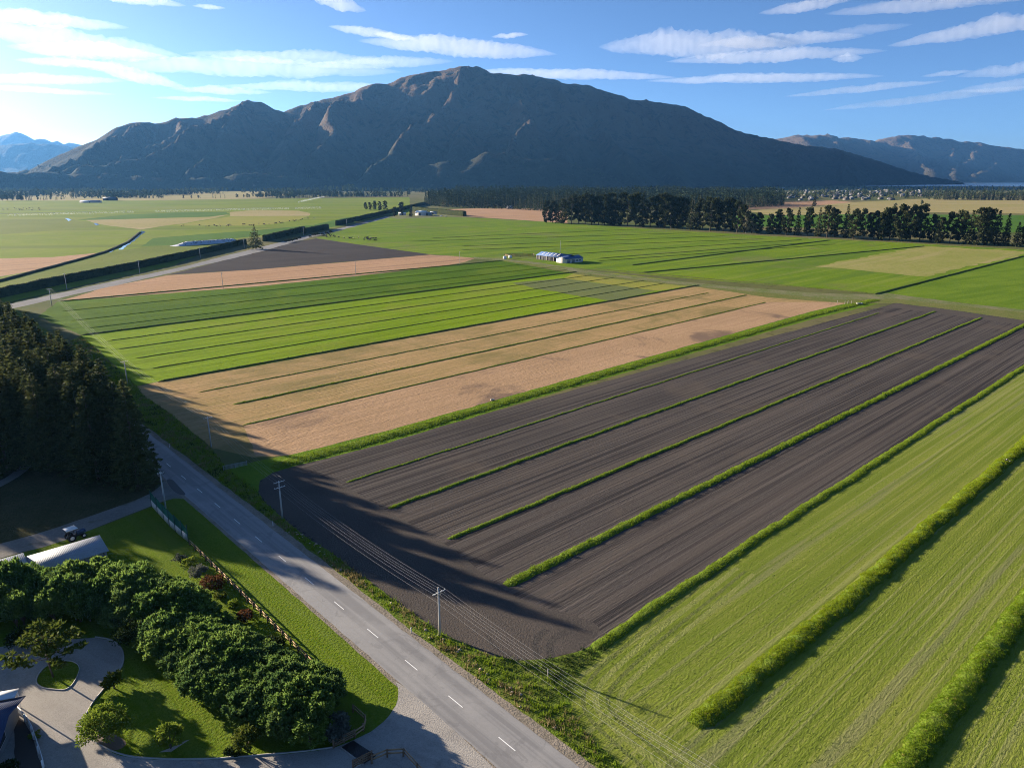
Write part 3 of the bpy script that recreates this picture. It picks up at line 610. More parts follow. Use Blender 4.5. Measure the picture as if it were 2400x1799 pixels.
for i, (a, b) in enumerate([((252, 799), (1388, 644.5)), ((275, 819), (1440, 650.5)), ((316, 840), (1510, 657.5)), ((353, 864), (1559, 663.5))]):
    bank(['rearmost', 'second rearmost', 'second nearest', 'nearest'][i] + ' dark grass line in the bright green field', G(*a), G(*b), 0.7, .22, 1.5, .22, M_DULLG, M_DULLSOIL, step=2.0, name='grass_strip')
bank('rough bank between the bright and dark green fields', G(190, 786), G(1352, 637), 1.5, .5, 2.2, .4, M_DULLG, M_DULLSOIL, step=1.6)
bank('rough bank between the bright green and stubble fields', G(369, 895), G(1639, 668), 1.3, .42, 2.5, .35, M_DULLG, M_DULLSOIL, step=1.6)
bank('low bank between the dark green field and far stubble strip', G(136, 707), G(1178, 611), 1.4, .5, 1, .5, M_STRIPG, M_BANKSOIL, step=2.5)
for i, (a, b) in enumerate([((200, 770), (1330, 632)), ((165, 752), (1290, 626)), ((140, 730), (1240, 618))]):
    bank(['front', 'middle', 'back'][i] + ' pale line along the dark green field', G(*a), G(*b), .8, .22, 0, .4, M_STRIPG, field('pale_drill_line_%d' % i, (.16, .21, .02), (.13, .19, .018)), step=3, name='grass_strip')
for i, (a, b) in enumerate([((1010, 558), (1500, 537)), ((960, 566), (1620, 546)), ((1080, 577), (1700, 553)), ((1080, 586), (1790, 560)), ((1330, 596), (1880, 562)), ((1400, 606), (1930, 566)), ((1400, 612), (1960, 572))]):
    bank(['first', 'second', 'third', 'fourth', 'fifth', 'sixth', 'seventh'][i] + ' dark grass line from the wood in the far pasture', G(*a), G(*b), 1.0, .32, 0, .5, M_DULLG, M_DULLSOIL, step=3.5, name='grass_strip')
for i, (a, b) in enumerate([((1480, 622), (1945, 563)), ((1500, 640), (2168, 577)), ((2050, 690), (2400, 600)), ((1390, 630), (2040, 688)), ((1180, 612), (1330, 630))]):
    bank(['upper boundary line of the right pasture', 'boundary line left of the dry patch', 'boundary bank of the right green field', 'bank along the farm track', 'bank in front of the farm shed'][i] + ', dark rough grass', G(*a), G(*b), 1.5, .6, 0, .5, M_DULLG, M_DULLSOIL, step=3, name='grass_strip')
bank('dark bank of the water race on the left plain', None, None, 5, 1.3, 0, .5, M_DULLG, field('race_bank', (.05, .055, .03), (.07, .07, .04)), step=4, name='grass_strip', pts=[G(-100, 680), G(0, 659), G(100, 632), G(200, 605), G(250, 590), G(300, 568), G(328, 545)])

# mown tufts (real relief that catches the low sun), rough verge growth, lawn edge growth
M_TUFT = leaf('mown_tufts', (.125, .17, .028), (.19, .215, .055), scale=1.2, trans=.25, tip=(.26, .255, .12))
P = scatter(mown_poly, 420000); d = np.hypot(P[:, 0], P[:, 1]); P = P[(d < 190) & (rng.uniform(0, 1, len(P)) < np.clip(1.25 - d / 170, .12, 1))]
u_ = P @ np.array([-AX[1], AX[0]]); keep = rng.uniform(0, 1, len(P)) < .42 + .5 * (fbm(u_ / 1.5, (P @ AX) / 60, 3) > -.08)
P = P[keep]
V, Fc = blades(P, 0, rng.uniform(.05, .14, len(P)), .14, 2, .9, .1)
tag(link('mown_grass_tufts', new_mesh('mown_grass_tufts', V, Fc, M_TUFT)), 'cut grass lying over the mown field', None, None, 'stuff')
M_WEEDG = leaf('verge_green', (.11, .185, .01), (.17, .24, .014), scale=.5, trans=.3, tip=(.16, .18, .03))
M_STRAW = leaf('verge_straw', (.21, .165, .07), (.29, .225, .11), scale=.6, trans=.3)
M_DARKW = leaf('verge_dark', (.04, .065, .014), (.07, .09, .022), scale=.6, trans=.25)
vp = np.asarray(verge_poly); P = scatter(vp, 190000)
off_ = (P - RC) @ RN; sal = (P - RC) @ RD
P, off_, sal = P[(off_ > 5.2)], off_[off_ > 5.2], sal[off_ > 5.2]
kk = fbm(P[:, 0] / 6, P[:, 1] / 6, 3) + .25 * rng.normal(size=len(P))
sunny = sal > 62
kk = kk + np.where(sunny, .35 - .24 * (off_ - 6.0), 0)
cls = np.where(kk > .34, 1, np.where(kk < -.42 - .3 * sunny, 2, 0))
for c, nm, mm, hh, lb in [(0, 'verge_grass', M_WEEDG, .75, 'green long grass on the roadside verge'), (1, 'dry_verge_grass', M_STRAW, .8, 'straw-coloured dry grass on the roadside verge'), (2, 'verge_weeds', M_DARKW, .6, 'dark weeds on the roadside verge')]:
    Q = P[cls == c]; V, Fc = blades(Q, 0, hh * rng.uniform(.35, 1.1, len(Q)), .10, 7, .6, .28)
    tag(link(nm, new_mesh(nm, V, Fc, mm)), lb, None, None, 'stuff')
# stones dumped along the road edge
def stone(seed, r):
    g = np.random.default_rng(seed); import itertools
    V = unit(np.array([(x, y, z) for x in (-1, 0, 1) for y in (-1, 0, 1) for z in (-1, 0, 1) if (x, y, z) != (0, 0, 0)], float)) * g.uniform(.7, 1.15, (26, 1)) * r * np.array([1.2, .9, .65])
    return V
import bmesh
sv, sf, nn = [], [], 0
for k in range(45):
    s = RND.choice([RND.uniform(58, 76), RND.uniform(95, 128), RND.uniform(60, 160)]); p = road_pt(s, RND.uniform(5.4, 7.2)); r = RND.uniform(.08, .26)
    b = bmesh.new()
    for v in stone(k, r): b.verts.new(v)
    bmesh.ops.convex_hull(b, input=b.verts[:]); b.verts.index_update()
    vs = np.array([v.co[:] for v in b.verts]) + (p[0], p[1], r * .3); fs = [[v.index for v in f.verts] for f in b.faces]; b.free()
    sv.append(vs); sf += [[i + nn for i in f] for f in fs]; nn += len(vs)
tag(link('road_edge_stones', new_mesh('road_edge_stones', np.concatenate(sv), np.array([f for f in sf if len(f) == 3]), plain('pale_stone', (.42, .33, .25), .9, .3, 2.0, bump=.5))), 'pale rocks and clods along the road edge', None, None, 'stuff')
# ------------------------------------------------------------------ trees
def ordn(i):
    w = ['first', 'second', 'third', 'fourth', 'fifth', 'sixth', 'seventh', 'eighth', 'ninth', 'tenth', 'eleventh', 'twelfth', 'thirteenth', 'fourteenth', 'fifteenth', 'sixteenth', 'seventeenth', 'eighteenth', 'nineteenth', 'twentieth']
    if i < 20: return w[i]
    t = {2: 'twenty', 3: 'thirty', 4: 'forty', 5: 'fifty', 6: 'sixty', 7: 'seventy', 8: 'eighty', 9: 'ninety'}; n = i + 1
    if n % 10 == 0: return {2: 'twentieth', 3: 'thirtieth', 4: 'fortieth', 5: 'fiftieth', 6: 'sixtieth', 7: 'seventieth', 8: 'eightieth', 9: 'ninetieth'}[n // 10]
    return t[n // 10] + '-' + w[n % 10 - 1]
M_BARK = plain('bark', (.10, .075, .055), .95, .35, 6.0, bump=.6)
M_BARK_P = plain('pale_bark', (.26, .23, .19), .9, .3, 4.0, bump=.4)
M_FIR = leaf('fir_needles', (.042, .054, .020), (.08, .092, .030), scale=.5, trans=.25, tip=(.13, .135, .045))
M_PINE = leaf('pine_needles', (.027, .036, .016), (.055, .064, .024), scale=.15, trans=.2, tip=(.085, .085, .036))
M_PINEF = leaf('far_pine_needles', (.028, .044, .022), (.056, .072, .03), scale=.05, trans=.15)
M_BROADF = leaf('far_broadleaf', (.055, .075, .025), (.10, .12, .045), scale=.05, trans=.2)
M_GREYG = leaf('grey_gum_leaves', (.13, .13, .075), (.19, .18, .11), scale=.2, trans=.25)
def conifer(seed, H, Rr, whorls, per, size, npt, taper=.75, base=.04):
    global rng
    rng = np.random.default_rng(seed); Ps, Ds = [], []
    for t in np.linspace(base, .985, whorls):
        z = H * (t + rng.normal(0, .006)); n = max(3, int(per * (1 - t * .35)))
        a0 = rng.uniform(0, 6.3)
        for k in range(n):
            a = a0 + k * 6.283 / n + rng.normal(0, .25)
            L = Rr * (1 - t) ** taper * rng.uniform(.62, 1.15) * (1 if t > .12 else .8) + .25
            d = np.array([math.cos(a), math.sin(a), 0]); sd = np.array([-d[1], d[0], 0])
            m = max(2, int(npt * L)); s = rng.uniform(.12, 1.0, m) ** .8
            fan = rng.normal(0, .17, m) * L * s * (1.15 - s)
            P = d * (s * L)[:, None] + sd * fan[:, None]
            P[:, 2] += z + (.22 * s - .34 * s ** 2) * L + rng.normal(0, .12 * size, m)
            Ps.append(P); Ds.append(d + sd * rng.normal(0, .7, (m, 1)) + np.array([0, 0, 1]) * rng.normal(.15, .35, (m, 1)))
    P = np.concatenate(Ps); D = np.concatenate(Ds); n = len(P)
    V, Fq = cards(P, D, size * rng.uniform(.7, 1.4, n), size * .42 * rng.uniform(.7, 1.3, n))
    return (V, Fq), tube([(0, 0, -.3), (0, 0, H * .4), (0, 0, H * .97)], [H * .018, H * .012, .04], 8)
def clump_tree(seed, H, spread, limbs, per, size, bare=.3, flat=.55, crad=.16, top=True, lean=0.0):
    global rng
    rng = np.random.default_rng(seed); Ps, Ds, tr = [], [], []
    bend = rng.normal(0, .02 * H, (4, 2)); bend[0] = 0; hz = np.array([-.3, .35 * H, .7 * H, H * .95])
    bx = np.cumsum(bend, 0) + lean * hz[:, None] / H * np.array([1, .3]) * H
    tr.append(tube(np.column_stack([bx, hz]), [H * .02, H * .014, H * .009, .05], 7))
    def cl(c, r, n):
        q = unit(rng.normal(size=(n, 3))) * (rng.uniform(.35, 1.05, n) ** .6)[:, None] * r * np.array([1, 1, flat]); Ps.append(c + q); Ds.append(q + rng.normal(0, r * .4, (n, 3)) + np.array([0, 0, r * .4]))
    for i in range(limbs):
        t = bare + (1 - bare) * (i + rng.uniform(0, .9)) / limbs; a = i * 2.4 + rng.normal(0, .5); z = t * H * .97
        L = spread * (1 - max(0, (t - .72)) * 2.1) * rng.uniform(.55, 1.1) * (.7 + .3 * min(1, (t - bare) * 5))
        c0 = np.array([np.interp(z, hz, bx[:, 0]), np.interp(z, hz, bx[:, 1]), z - .12 * L]); d = np.array([math.cos(a), math.sin(a), rng.uniform(.12, .4)])
        e = c0 + d * L; tr.append(tube([c0, c0 + d * L * .5 - np.array([0, 0, .05 * L]), e], [H * .006 + .02, H * .004 + .015, .02], 5, False))
        cl(e, H * crad * rng.uniform(.55, 1.0), per); cl(c0 + d * L * .6 + rng.normal(0, .3, 3), H * crad * rng.uniform(.45, .8), per // 2)
    if top: cl(np.array([bx[-1, 0], bx[-1, 1], H * .94]), H * crad * .7, per // 2)
    P = np.concatenate(Ps); D = np.concatenate(Ds); n = len(P)
    P[:, 2] = np.maximum(P[:, 2], .15)
    V, Fq = cards(P, D, size * rng.uniform(.6, 1.4, n), size * .5 * rng.uniform(.7, 1.3, n))
    return (V, Fq), stack(tr)
def bush(seed, r, h, blobs, per, size, brad=.28, solid=.55, tall=0.0, up=.35, flat_top=1.0):
    """leafy shrub: blobs of leaves over an uneven dome"""
    global rng
    rng = np.random.default_rng(seed); Ps, Ds = [], []
    q = unit(rng.normal(size=(blobs, 3))); q[:, 2] = np.abs(q[:, 2]) ** flat_top * 1.1 - .12
    for k in range(blobs):
        f = rng.uniform(solid, 1.0); c = np.array([q[k, 0] * r * f, q[k, 1] * r * f, h * (.42 + .5 * q[k, 2] * f)])
        br = r * brad * rng.uniform(.7, 1.25); d = unit(rng.normal(size=(per, 3))); e = d * (rng.uniform(.3, 1, per) ** .5)[:, None] * br
        Ps.append(c + e); Ds.append(d + np.array([0, 0, up]) + rng.normal(0, .5, (per, 3)))
    P = np.concatenate(Ps); D = np.concatenate(Ds); P[:, 2] = np.maximum(P[:, 2], .08); n = len(P)
    V, Fq = cards(P, D, size * rng.uniform(.6, 1.4, n), size * .5 * rng.uniform(.7, 1.3, n))
    st = [tube([(0, 0, -.1), (.1, 0, h * .3), (.05, .1, h * .6)], [.09 + r * .02, .07 + r * .015, .03], 6)]
    for k in range(4):
        a = k * 1.6 + .4; st.append(tube([(0, 0, h * .08), (math.cos(a) * r * .3, math.sin(a) * r * .3, h * .35), (math.cos(a) * r * .6, math.sin(a) * r * .6, h * .6)], [.06, .045, .02], 5, False))
    return (V, Fq), stack(st)
def tree_kind(builder, m_leaf, m_bark):
    (cv, cf), (tv, tf) = builder
    return new_mesh('crown', cv, cf, m_leaf), new_mesh('trunk', tv, tf, m_bark, smooth=True)
def plant(name, kind, loc, rz, sc, label, cat, group=None, parts=('crown', 'trunk')):
    r = thing(name, label, cat, loc, rz, group); r.scale = sc if hasattr(sc, '__len__') else (sc, sc, sc)
    link(parts[0], kind[0], r); link(parts[1], kind[1], r); return r

# left shelterbelt of firs beside the road: front row along the road, rows behind it
FIRS = [tree_kind(conifer(20 + k, 20, [5.4, 4.8, 5.8, 5.1, 4.6][k], 60, 10, .9, 3.4), M_FIR, M_BARK) for k in range(5)]
n_front = 0
for row, (o0, s0, s1, ds) in enumerate([(-10.3, 18, -330, 4.6), (-16, 9, -140, 5.5), (-22, -6, -130, 6.0), (-29, -12, -120, 5.2), (-38, -23, -110, 5.2), (-48, -33, -100, 5.4), (-60, -46, -100, 5.6), (-74, -60, -110, 6.0)]):
    s = s0; i = 0
    while s > s1:
        o = o0 + RND.uniform(-1.4, 1.4); p = road_pt(s + RND.uniform(-1, 1), o)
        hh = RND.uniform(22, 27) if row == 0 else RND.uniform(22, 28)
        if row >= 3 and s > -75: hh = RND.uniform(21, 25)
        if row == 0 and i == 0: hh = 25.0
        if row == 0 and s < -140: hh = RND.uniform(21, 26)
        k = RND.randrange(5); sc = hh / 20
        pos = ordn(i)
        if row == 0:
            lb = 'nearest dark fir of the roadside shelterbelt, above the lane corner' if i == 0 else f'{pos} fir from the lane in the roadside row of the left shelterbelt'
        else:
            lb = f'{pos} fir from the lane in the {ordn(row)} row of the left shelterbelt'
        plant('fir_tree', FIRS[k], (p[0], p[1], 0), RND.uniform(0, 6.28), (sc * RND.uniform(.85, 1.1), sc * RND.uniform(.85, 1.1), sc), lb, 'tree', 'firs of the left shelterbelt')
        s -= ds * RND.uniform(.85, 1.15); i += 1
# right shelterbelt of old pines
PINES = [tree_kind(clump_tree(40 + k, 30, [7.5, 6.5, 8.5, 7, 6][k], [26, 30, 24, 30, 28][k], 75, 1.8, [.06, .10, .16, .08, .04][k], .6, .105), M_PINE, M_BARK) for k in range(5)] + \
        [tree_kind(conifer(50 + k, 30, 6.5, 30, 8, 2.2, 1.3), M_PINE, M_BARK) for k in range(2)]
base = [(1283, 522), (1450, 529), (1600, 537), (1760, 546), (1900, 554), (2050, 562), (2200, 569), (2330, 576), (2420, 581), (2560, 590)]
tops = [(1283, 470), (1330, 458), (1400, 452), (1500, 455), (1600, 458), (1700, 465), (1735, 470), (1760, 500), (1815, 498), (1860, 484), (1900, 484), (1960, 483), (2010, 486), (2050, 492), (2090, 478), (2150, 474), (2170, 478), (2190, 510), (2240, 488), (2310, 484), (2340, 498), (2390, 522), (2420, 510), (2560, 500)]
us = []
u = 1281
while u < 2440:
    us.append(u); u += RND.uniform(11, 19) if u < 1740 else RND.uniform(17, 27)
for i, u in enumerate(us):
    vb = np.interp(u, *zip(*base)) + RND.uniform(-1.2, 1.2); vt = np.interp(u, *zip(*tops)) + RND.uniform(-5, 7)
    p = G(u, vb); h = max(12, HG(u, vt, p[1])); k = RND.randrange(5) if RND.random() < .86 else 5 + RND.randrange(2)
    if 2340 < u < 2385: k = 5
    sc = h / 30; lb = f'{ordn(i)} pine from the left in the long row behind the far pasture'
    plant('pine_tree', PINES[k], (p[0], p[1], 0), RND.uniform(0, 6.28), (sc * RND.uniform(.75, .98), sc * RND.uniform(.75, .98), sc), lb, 'tree', 'pines of the long far row')
for j, u in enumerate([1745, 1762]):
    p = G(u, 546 + j * .7); gum = tree_kind(clump_tree(70 + j, 22, 6.5, 14, 70, 1.7, .18, .75, .15), M_GREYG, M_BARK_P) if j == 0 else gum
    plant('gum_tree', gum, (p[0], p[1] - 4, 0), j * 2.0, [1.0, .85][j], ['larger', 'smaller'][j] + ' pale grey-green gum in the dark pine row', 'tree', 'pale gums in the pine row')
# single pine trees on the plain
lone = tree_kind(conifer(80, 22, 9.5, 20, 8, 1.5, 2.4, .95, .06), M_FIR, M_BARK)
p = G(600, 584); plant('layered_conifer', lone, (p[0], p[1], 0), .5, (1.05, 1.05, 1.05), 'lone layered conifer leaning over the far road', 'tree')
for i, (u, vb, vt, k) in enumerate([(858, 491, 474, 3), (868, 492, 474, 0), (879, 492, 471, 1), (891, 493, 472, 4), (903, 494, 471, 2), (925, 507, 485, 0), (942, 504, 474, 1), (963, 508, 483, 6)]):
    p = G(u, vb); h = HG(u, vt, p[1]); lb = f'{ordn(i)} tree from the left of the five by the hedge end' if i < 5 else ['round tree at the farm entrance', 'taller tree behind the farm entrance', 'dark conifer in front of the white farm shed'][i - 5]
    plant('pine_tree', PINES[k], (p[0], p[1], 0), i, h / 30, lb, 'tree', 'trees near the far farm')

# far conifer plantation and tree belts
def far_conifer(seed, m):
    (cv, cf), (tv, tf) = conifer(seed, 20, 3.4, 13, 6, 2.2, .9, .8, .05); return new_mesh('pine_tree', *[np.concatenate([cv, tv]), np.concatenate([cf, tf + len(cv)])], [m, M_BARK], np.concatenate([np.zeros(len(cf)), np.ones(len(tf))]))
def mass_conifer(seed, m):
    (cv, cf), (tv, tf) = conifer(seed, 20, 3.6, 9, 5, 3.6, .5, .8, .1); return new_mesh('pine_tree', cv, cf, [m, M_BARK], np.zeros(len(cf)))
def far_round(seed, m):
    (cv, cf), (tv, tf) = clump_tree(seed, 14, 3.6, 9, 26, 2.0, .15, .8, .2); return new_mesh('round_tree', np.concatenate([cv, tv]), np.concatenate([cf, tf + len(cv)]), [m, M_BARK], np.concatenate([np.zeros(len(cf)), np.ones(len(tf))]))
def far_poplar(seed, m):
    (cv, cf), (tv, tf) = conifer(seed, 20, 1.6, 14, 6, 1.8, 2.0, .35, .05); return new_mesh('poplar_tree', np.concatenate([cv, tv]), np.concatenate([cf, tf + len(cv)]), [m, M_BARK], np.concatenate([np.zeros(len(cf)), np.ones(len(tf))]))
FC = [far_conifer(100 + k, M_PINEF) for k in range(4)]; FR = [far_round(110 + k, M_BROADF) for k in range(3)]; FP = [far_poplar(120 + k, M_BROADF) for k in range(2)]
FM = [mass_conifer(140 + k, M_PINEF) for k in range(3)]
def mass_round(seed, m):
    (cv, cf), (tv, tf) = clump_tree(seed, 14, 3.2, 6, 9, 3.4, .12, .8, .2); return new_mesh('round_tree', cv, cf, [m, M_BARK], np.zeros(len(cf)))
FMR = [mass_round(150 + k, M_PINEF) for k in range(3)]; FMB = [mass_round(155, M_BROADF)]
FRD = [far_round(130 + k, M_PINEF) for k in range(2)]
def merge_stuff(name, items, label):
    Vs, Fs, Ms, n = [], [], [], 0
    for me, loc, rz, sc in items:
        v = np.empty(len(me.vertices) * 3, np.float32); me.vertices.foreach_get('co', v); v = v.reshape(-1, 3)
        f = np.empty(len(me.polygons) * 4, np.int32); me.loops.foreach_get('vertex_index', f); f = f.reshape(-1, 4)
        c, s = math.cos(rz), math.sin(rz); v = v * np.asarray(sc); v = np.column_stack([v[:, 0] * c - v[:, 1] * s, v[:, 0] * s + v[:, 1] * c, v[:, 2]]) + loc
        Vs.append(v); Fs.append(f + n); n += len(v); a = np.empty(len(me.polygons), np.int32); me.polygons.foreach_get('material_index', a); Ms.append(a)
    tag(link(name, new_mesh(name, np.concatenate(Vs), np.concatenate(Fs), list(items[0][0].materials), np.concatenate(Ms))), label, None, None, 'stuff')
plantation = GP([(995, 474), (1020, 483), (1110, 486), (1200, 488), (1300, 494), (1420, 492), (1600, 490), (1740, 486), (1838, 480), (1836, 470), (1780, 455), (1600, 452), (1450, 452), (1300, 447), (1180, 448), (1090, 455)])
edge_pts = GP([(995, 480), (1050, 486), (1110, 488), (1200, 490), (1300, 496), (1500, 494), (1740, 488), (1838, 481)])
pts = []
for i in range(len(edge_pts) - 1):
    a, b = np.array(edge_pts[i]), np.array(edge_pts[i + 1]); n = int(np.linalg.norm(b - a) / 8.5)
    for j in range(n): pts.append((a + (b - a) * (j + RND.random() * .6) / n, 0))
inn = scatter(plantation, 9000); inn = inn[np.argsort(inn[:, 1])]
pts += [(p, 1) for p in inn]
def forest(name, label, group, stuffname, stufflabel, pts, kinds, hfun, cap=300, cat='tree', mass=None):
    rest = {}
    for i, (p, q) in enumerate(pts):
        me = RND.choice(kinds if i < cap or not mass else mass); h = hfun(p, q); sc = h / (20 if me in FC or me in FP or me in FM else 14); ws = sc * RND.uniform(.8, 1.15)
        z = p[2] if len(p) > 2 else 0.0
        if i < cap:
            tag(link(name, me, None, (p[0], p[1], z), RND.uniform(0, 6.28), (ws, ws, sc)), label, cat, group)
        else:
            rest.setdefault(tuple(m.name for m in me.materials), []).append((me, (p[0], p[1], z), RND.uniform(0, 6.28), (ws, ws, sc)))
    for k, it in rest.items(): merge_stuff(stuffname, it, stufflabel)
forest('plantation_conifer', 'dark conifer of the far plantation below the mountain', 'conifers of the far plantation', 'conifer_plantation', 'dark mass of the far conifer plantation', pts[:3800], FC, lambda p, q: (RND.uniform(25, 34) if q else RND.uniform(19, 31)) * (1 + .35 * float(fbm(np.array([p[0] / 130.]), np.array([p[1] / 220.]), 2)[0])), mass=FM)
# tree belts and scattered trees of the valley floor
def line_trees(pxs, n, jit=3.0):
    P = GP(pxs); out = []
    for i in range(len(P) - 1):
        a, b = np.array(P[i]), np.array(P[i + 1])
        for j in range(n): out.append((a + (b - a) * (j + RND.random()) / n + np.array([RND.uniform(-jit, jit), RND.uniform(-jit, jit) * 4]), 0))
    return out
t1 = line_trees([(2185, 468), (2300, 468), (2420, 470)], 55, 8) + line_trees([(2160, 452), (2260, 448), (2400, 452)], 20, 10)
forest('belt_tree', 'dark tree of the belt beyond the yellow field at right', 'belt trees beyond the yellow field', '', '', t1, FC, lambda p, q: RND.uniform(20, 32))
t2 = line_trees([(740, 446), (800, 447), (830, 448)], 22) + line_trees([(735, 447), (820, 450)], 12) + line_trees([(840, 445), (980, 444), (1080, 446)], 28, 10)
forest('poplar_tree', 'pale green tree of the valley rows below the mountain', 'pale valley rows', '', '', t2, FP + FR, lambda p, q: RND.uniform(24, 36))
t3 = line_trees([(650, 466), (700, 464), (752, 463)], 16) + line_trees([(800, 461), (870, 459), (960, 457)], 18, 8) + line_trees([(610, 457), (730, 456)], 20, 10) + line_trees([(10, 470), (140, 468)], 26, 10) + line_trees([(150, 466), (330, 464)], 20, 14) + line_trees([(235, 462), (320, 461)], 26, 10) + line_trees([(430, 465), (640, 462)], 16, 12)
forest('round_tree', 'dark scattered tree on the valley floor before the mountain', 'scattered valley trees', '', '', t3, FRD + FC[:2], lambda p, q: RND.uniform(9, 17))
wood = scatter(GP([(-300, 459), (60, 460), (300, 455), (640, 452), (760, 449), (1000, 452), (1200, 452), (1320, 449), (1500, 447), (1500, 441), (-300, 441)]), 16000)
wood = wood[fbm(wood[:, 0] / 420, wood[:, 1] / 300, 3) > .08][:4500]
forest('', '', '', 'valley_wood', 'hazy woods along the foot of the mountain', [(p, 0) for p in wood], FMR + FMB + FM, lambda p, q: RND.uniform(12, 22), cap=0)
flat = scatter(GP([(-300, 469), (960, 461), (960, 455), (600, 454), (-300, 457)]), 9000)
flat = flat[fbm(flat[:, 0] / 330, flat[:, 1] / 190, 3) > .2][:1500]
forest('', '', '', 'valley_thickets', 'dark thickets dotted over the dry valley flat', [(p, 0) for p in flat], FMR + FMB, lambda p, q: RND.choice([RND.uniform(4, 9), RND.uniform(8, 14), RND.uniform(14, 21)]), cap=0)
hill = []
for k in range(2600):
    x = RND.uniform(-4200, 900); y = RND.uniform(4000, 5200); z = mt_h(x, y)
    if 3 < z < 170 and fbm(np.array([x / 260.]), np.array([y / 260.]), 2)[0] > -.1: hill.append((np.array([x, y, z - .5]), 0))
forest('', '', '', 'foothill_scrub', 'dark scrub and trees on the mountain foothills', hill, FMR + FM, lambda p, q: RND.uniform(9, 19), cap=0)

# ------------------------------------------------------------------ clipped farm hedges
M_HEDGE = leaf('clipped_hedge', (.022, .030, .012), (.045, .055, .018), scale=.4, trans=.2, tip=(.10, .125, .025))
M_HEDGE_T = field('hedge_body', (.024, .03, .012), (.04, .048, .016), (.06, .07, .02), big=.3, fine=1.0, bump=(1, .4, 1.0))
def hedge(label, pts, w, h, step=2.0, dens=5.0, size=.8, group='clipped farm hedges'):
    P = np.asarray(pts, float); seg = np.linalg.norm(np.diff(P, axis=0), axis=1); L = seg.sum(); n = max(3, int(L / step)); s = np.linspace(0, L, n + 1); cs = np.concatenate([[0], np.cumsum(seg)])
    C = np.column_stack([np.interp(s, cs, P[:, 0]), np.interp(s, cs, P[:, 1])]); T = np.gradient(C, axis=0); T /= np.linalg.norm(T, axis=1)[:, None]; N = np.column_stack([-T[:, 1], T[:, 0]])
    prof = np.array([(-.52, -.05), (-.5, .45), (-.46, .9), (-.3, 1), (0, 1.02), (.3, 1), (.46, .9), (.5, .45), (.52, -.05)]); k = len(prof)
    sd = RND.uniform(0, 50); hv = h * (1 + .09 * fbm(s / 7 + sd, s * 0 + sd, 3)); wv = w * (1 + .12 * fbm(s / 6 + sd, s * 0 + 9, 3))
    V = np.zeros((n + 1, k, 3)); V[..., :2] = C[:, None] + N[:, None] * (prof[None, :, 0] * wv[:, None])[..., None]; V[..., 2] = prof[None, :, 1] * hv[:, None]
    i = np.arange(n)[:, None] * k; j = np.arange(k - 1)[None, :]; F = np.stack([i + j, i + j + 1, i + j + 1 + k, i + j + k], -1).reshape(-1, 4)[:, ::-1]
    ends = [[0, 1, 2, 8], [2, 3, 7, 8], [3, 4, 6, 7], [4, 5, 6, 6]]; ends = [[0, 1, 7, 8], [1, 2, 6, 7], [2, 3, 5, 6], [3, 4, 5, 5]]
    F = np.concatenate([F, np.array(ends[:3]), np.array(ends[:3])[:, ::-1] + n * k])
    m = int(dens * L * (w + 2 * h) / 4); si = rng.uniform(0, n, m); i0 = np.minimum(si.astype(int), n - 1); fr = si - i0; q = rng.uniform(0, k - 1, m); j0 = np.minimum(q.astype(int), k - 2); fq = q - j0
    Pc = (V[i0, j0] * (1 - fr)[:, None] + V[i0 + 1, j0] * fr[:, None]) * (1 - fq)[:, None] + (V[i0, j0 + 1] * (1 - fr)[:, None] + V[i0 + 1, j0 + 1] * fr[:, None]) * fq[:, None]
    CV, CF = cards(Pc, rng.normal(size=(m, 3)) + np.array([0, 0, .6]), size * rng.uniform(.6, 1.4, m), size * .5)
    r = thing('farm_hedge', label, 'hedge', (0, 0, 0), 0, group)
    link('hedge_body', new_mesh('hedge_body', V.reshape(-1, 3), F, M_HEDGE_T, smooth=True), r); link('leaves', new_mesh('leaves', CV, CF, M_HEDGE), r)
hedge('long clipped dark hedge along the far road at left', GP([(-120, 722), (0, 697), (150, 664), (330, 627), (470, 596), (575, 572)]), 3.4, 5.2)
hedge('uneven tall hedge behind the lone conifer', GP([(620, 566), (660, 556), (712, 543)]), 4.5, 6.5, dens=7, size=1.2)
hedge('boxy clipped hedge past the gap in the far road', GP([(714, 548), (768, 536)]), 4.0, 6.5)
hedge('short boxy hedge beyond the white track', GP([(789, 529), (826, 521)]), 4.5, 7.0)
hedge('clipped hedge running up to the farm entrance', GP([(829, 520), (870, 510), (912, 500), (985, 482), (1010, 477)]), 4.5, 7.0, step=4)
hedge('hedge sheltering the white farm sheds', GP([(970, 494), (1000, 498), (1050, 503), (1090, 507)]), 6, 9, step=4)
SC = [tree_kind(bush(200 + k, 2.2, 2.6, 22, 34, .55), M_HEDGE, M_BARK) for k in range(3)]
for i, (u, v) in enumerate([(672, 568), (682, 566), (692, 563), (702, 560), (727, 556), (736, 553), (745, 552), (755, 550), (765, 548), (775, 546)]):
    p = G(u, v); plant('bush', SC[i % 3], (p[0], p[1], 0), i, RND.uniform(.8, 1.35), f'{ordn(i)} dark bush from the left along the near edge of the far road', 'bush', 'bushes along the far road', ('leaves', 'stem'))
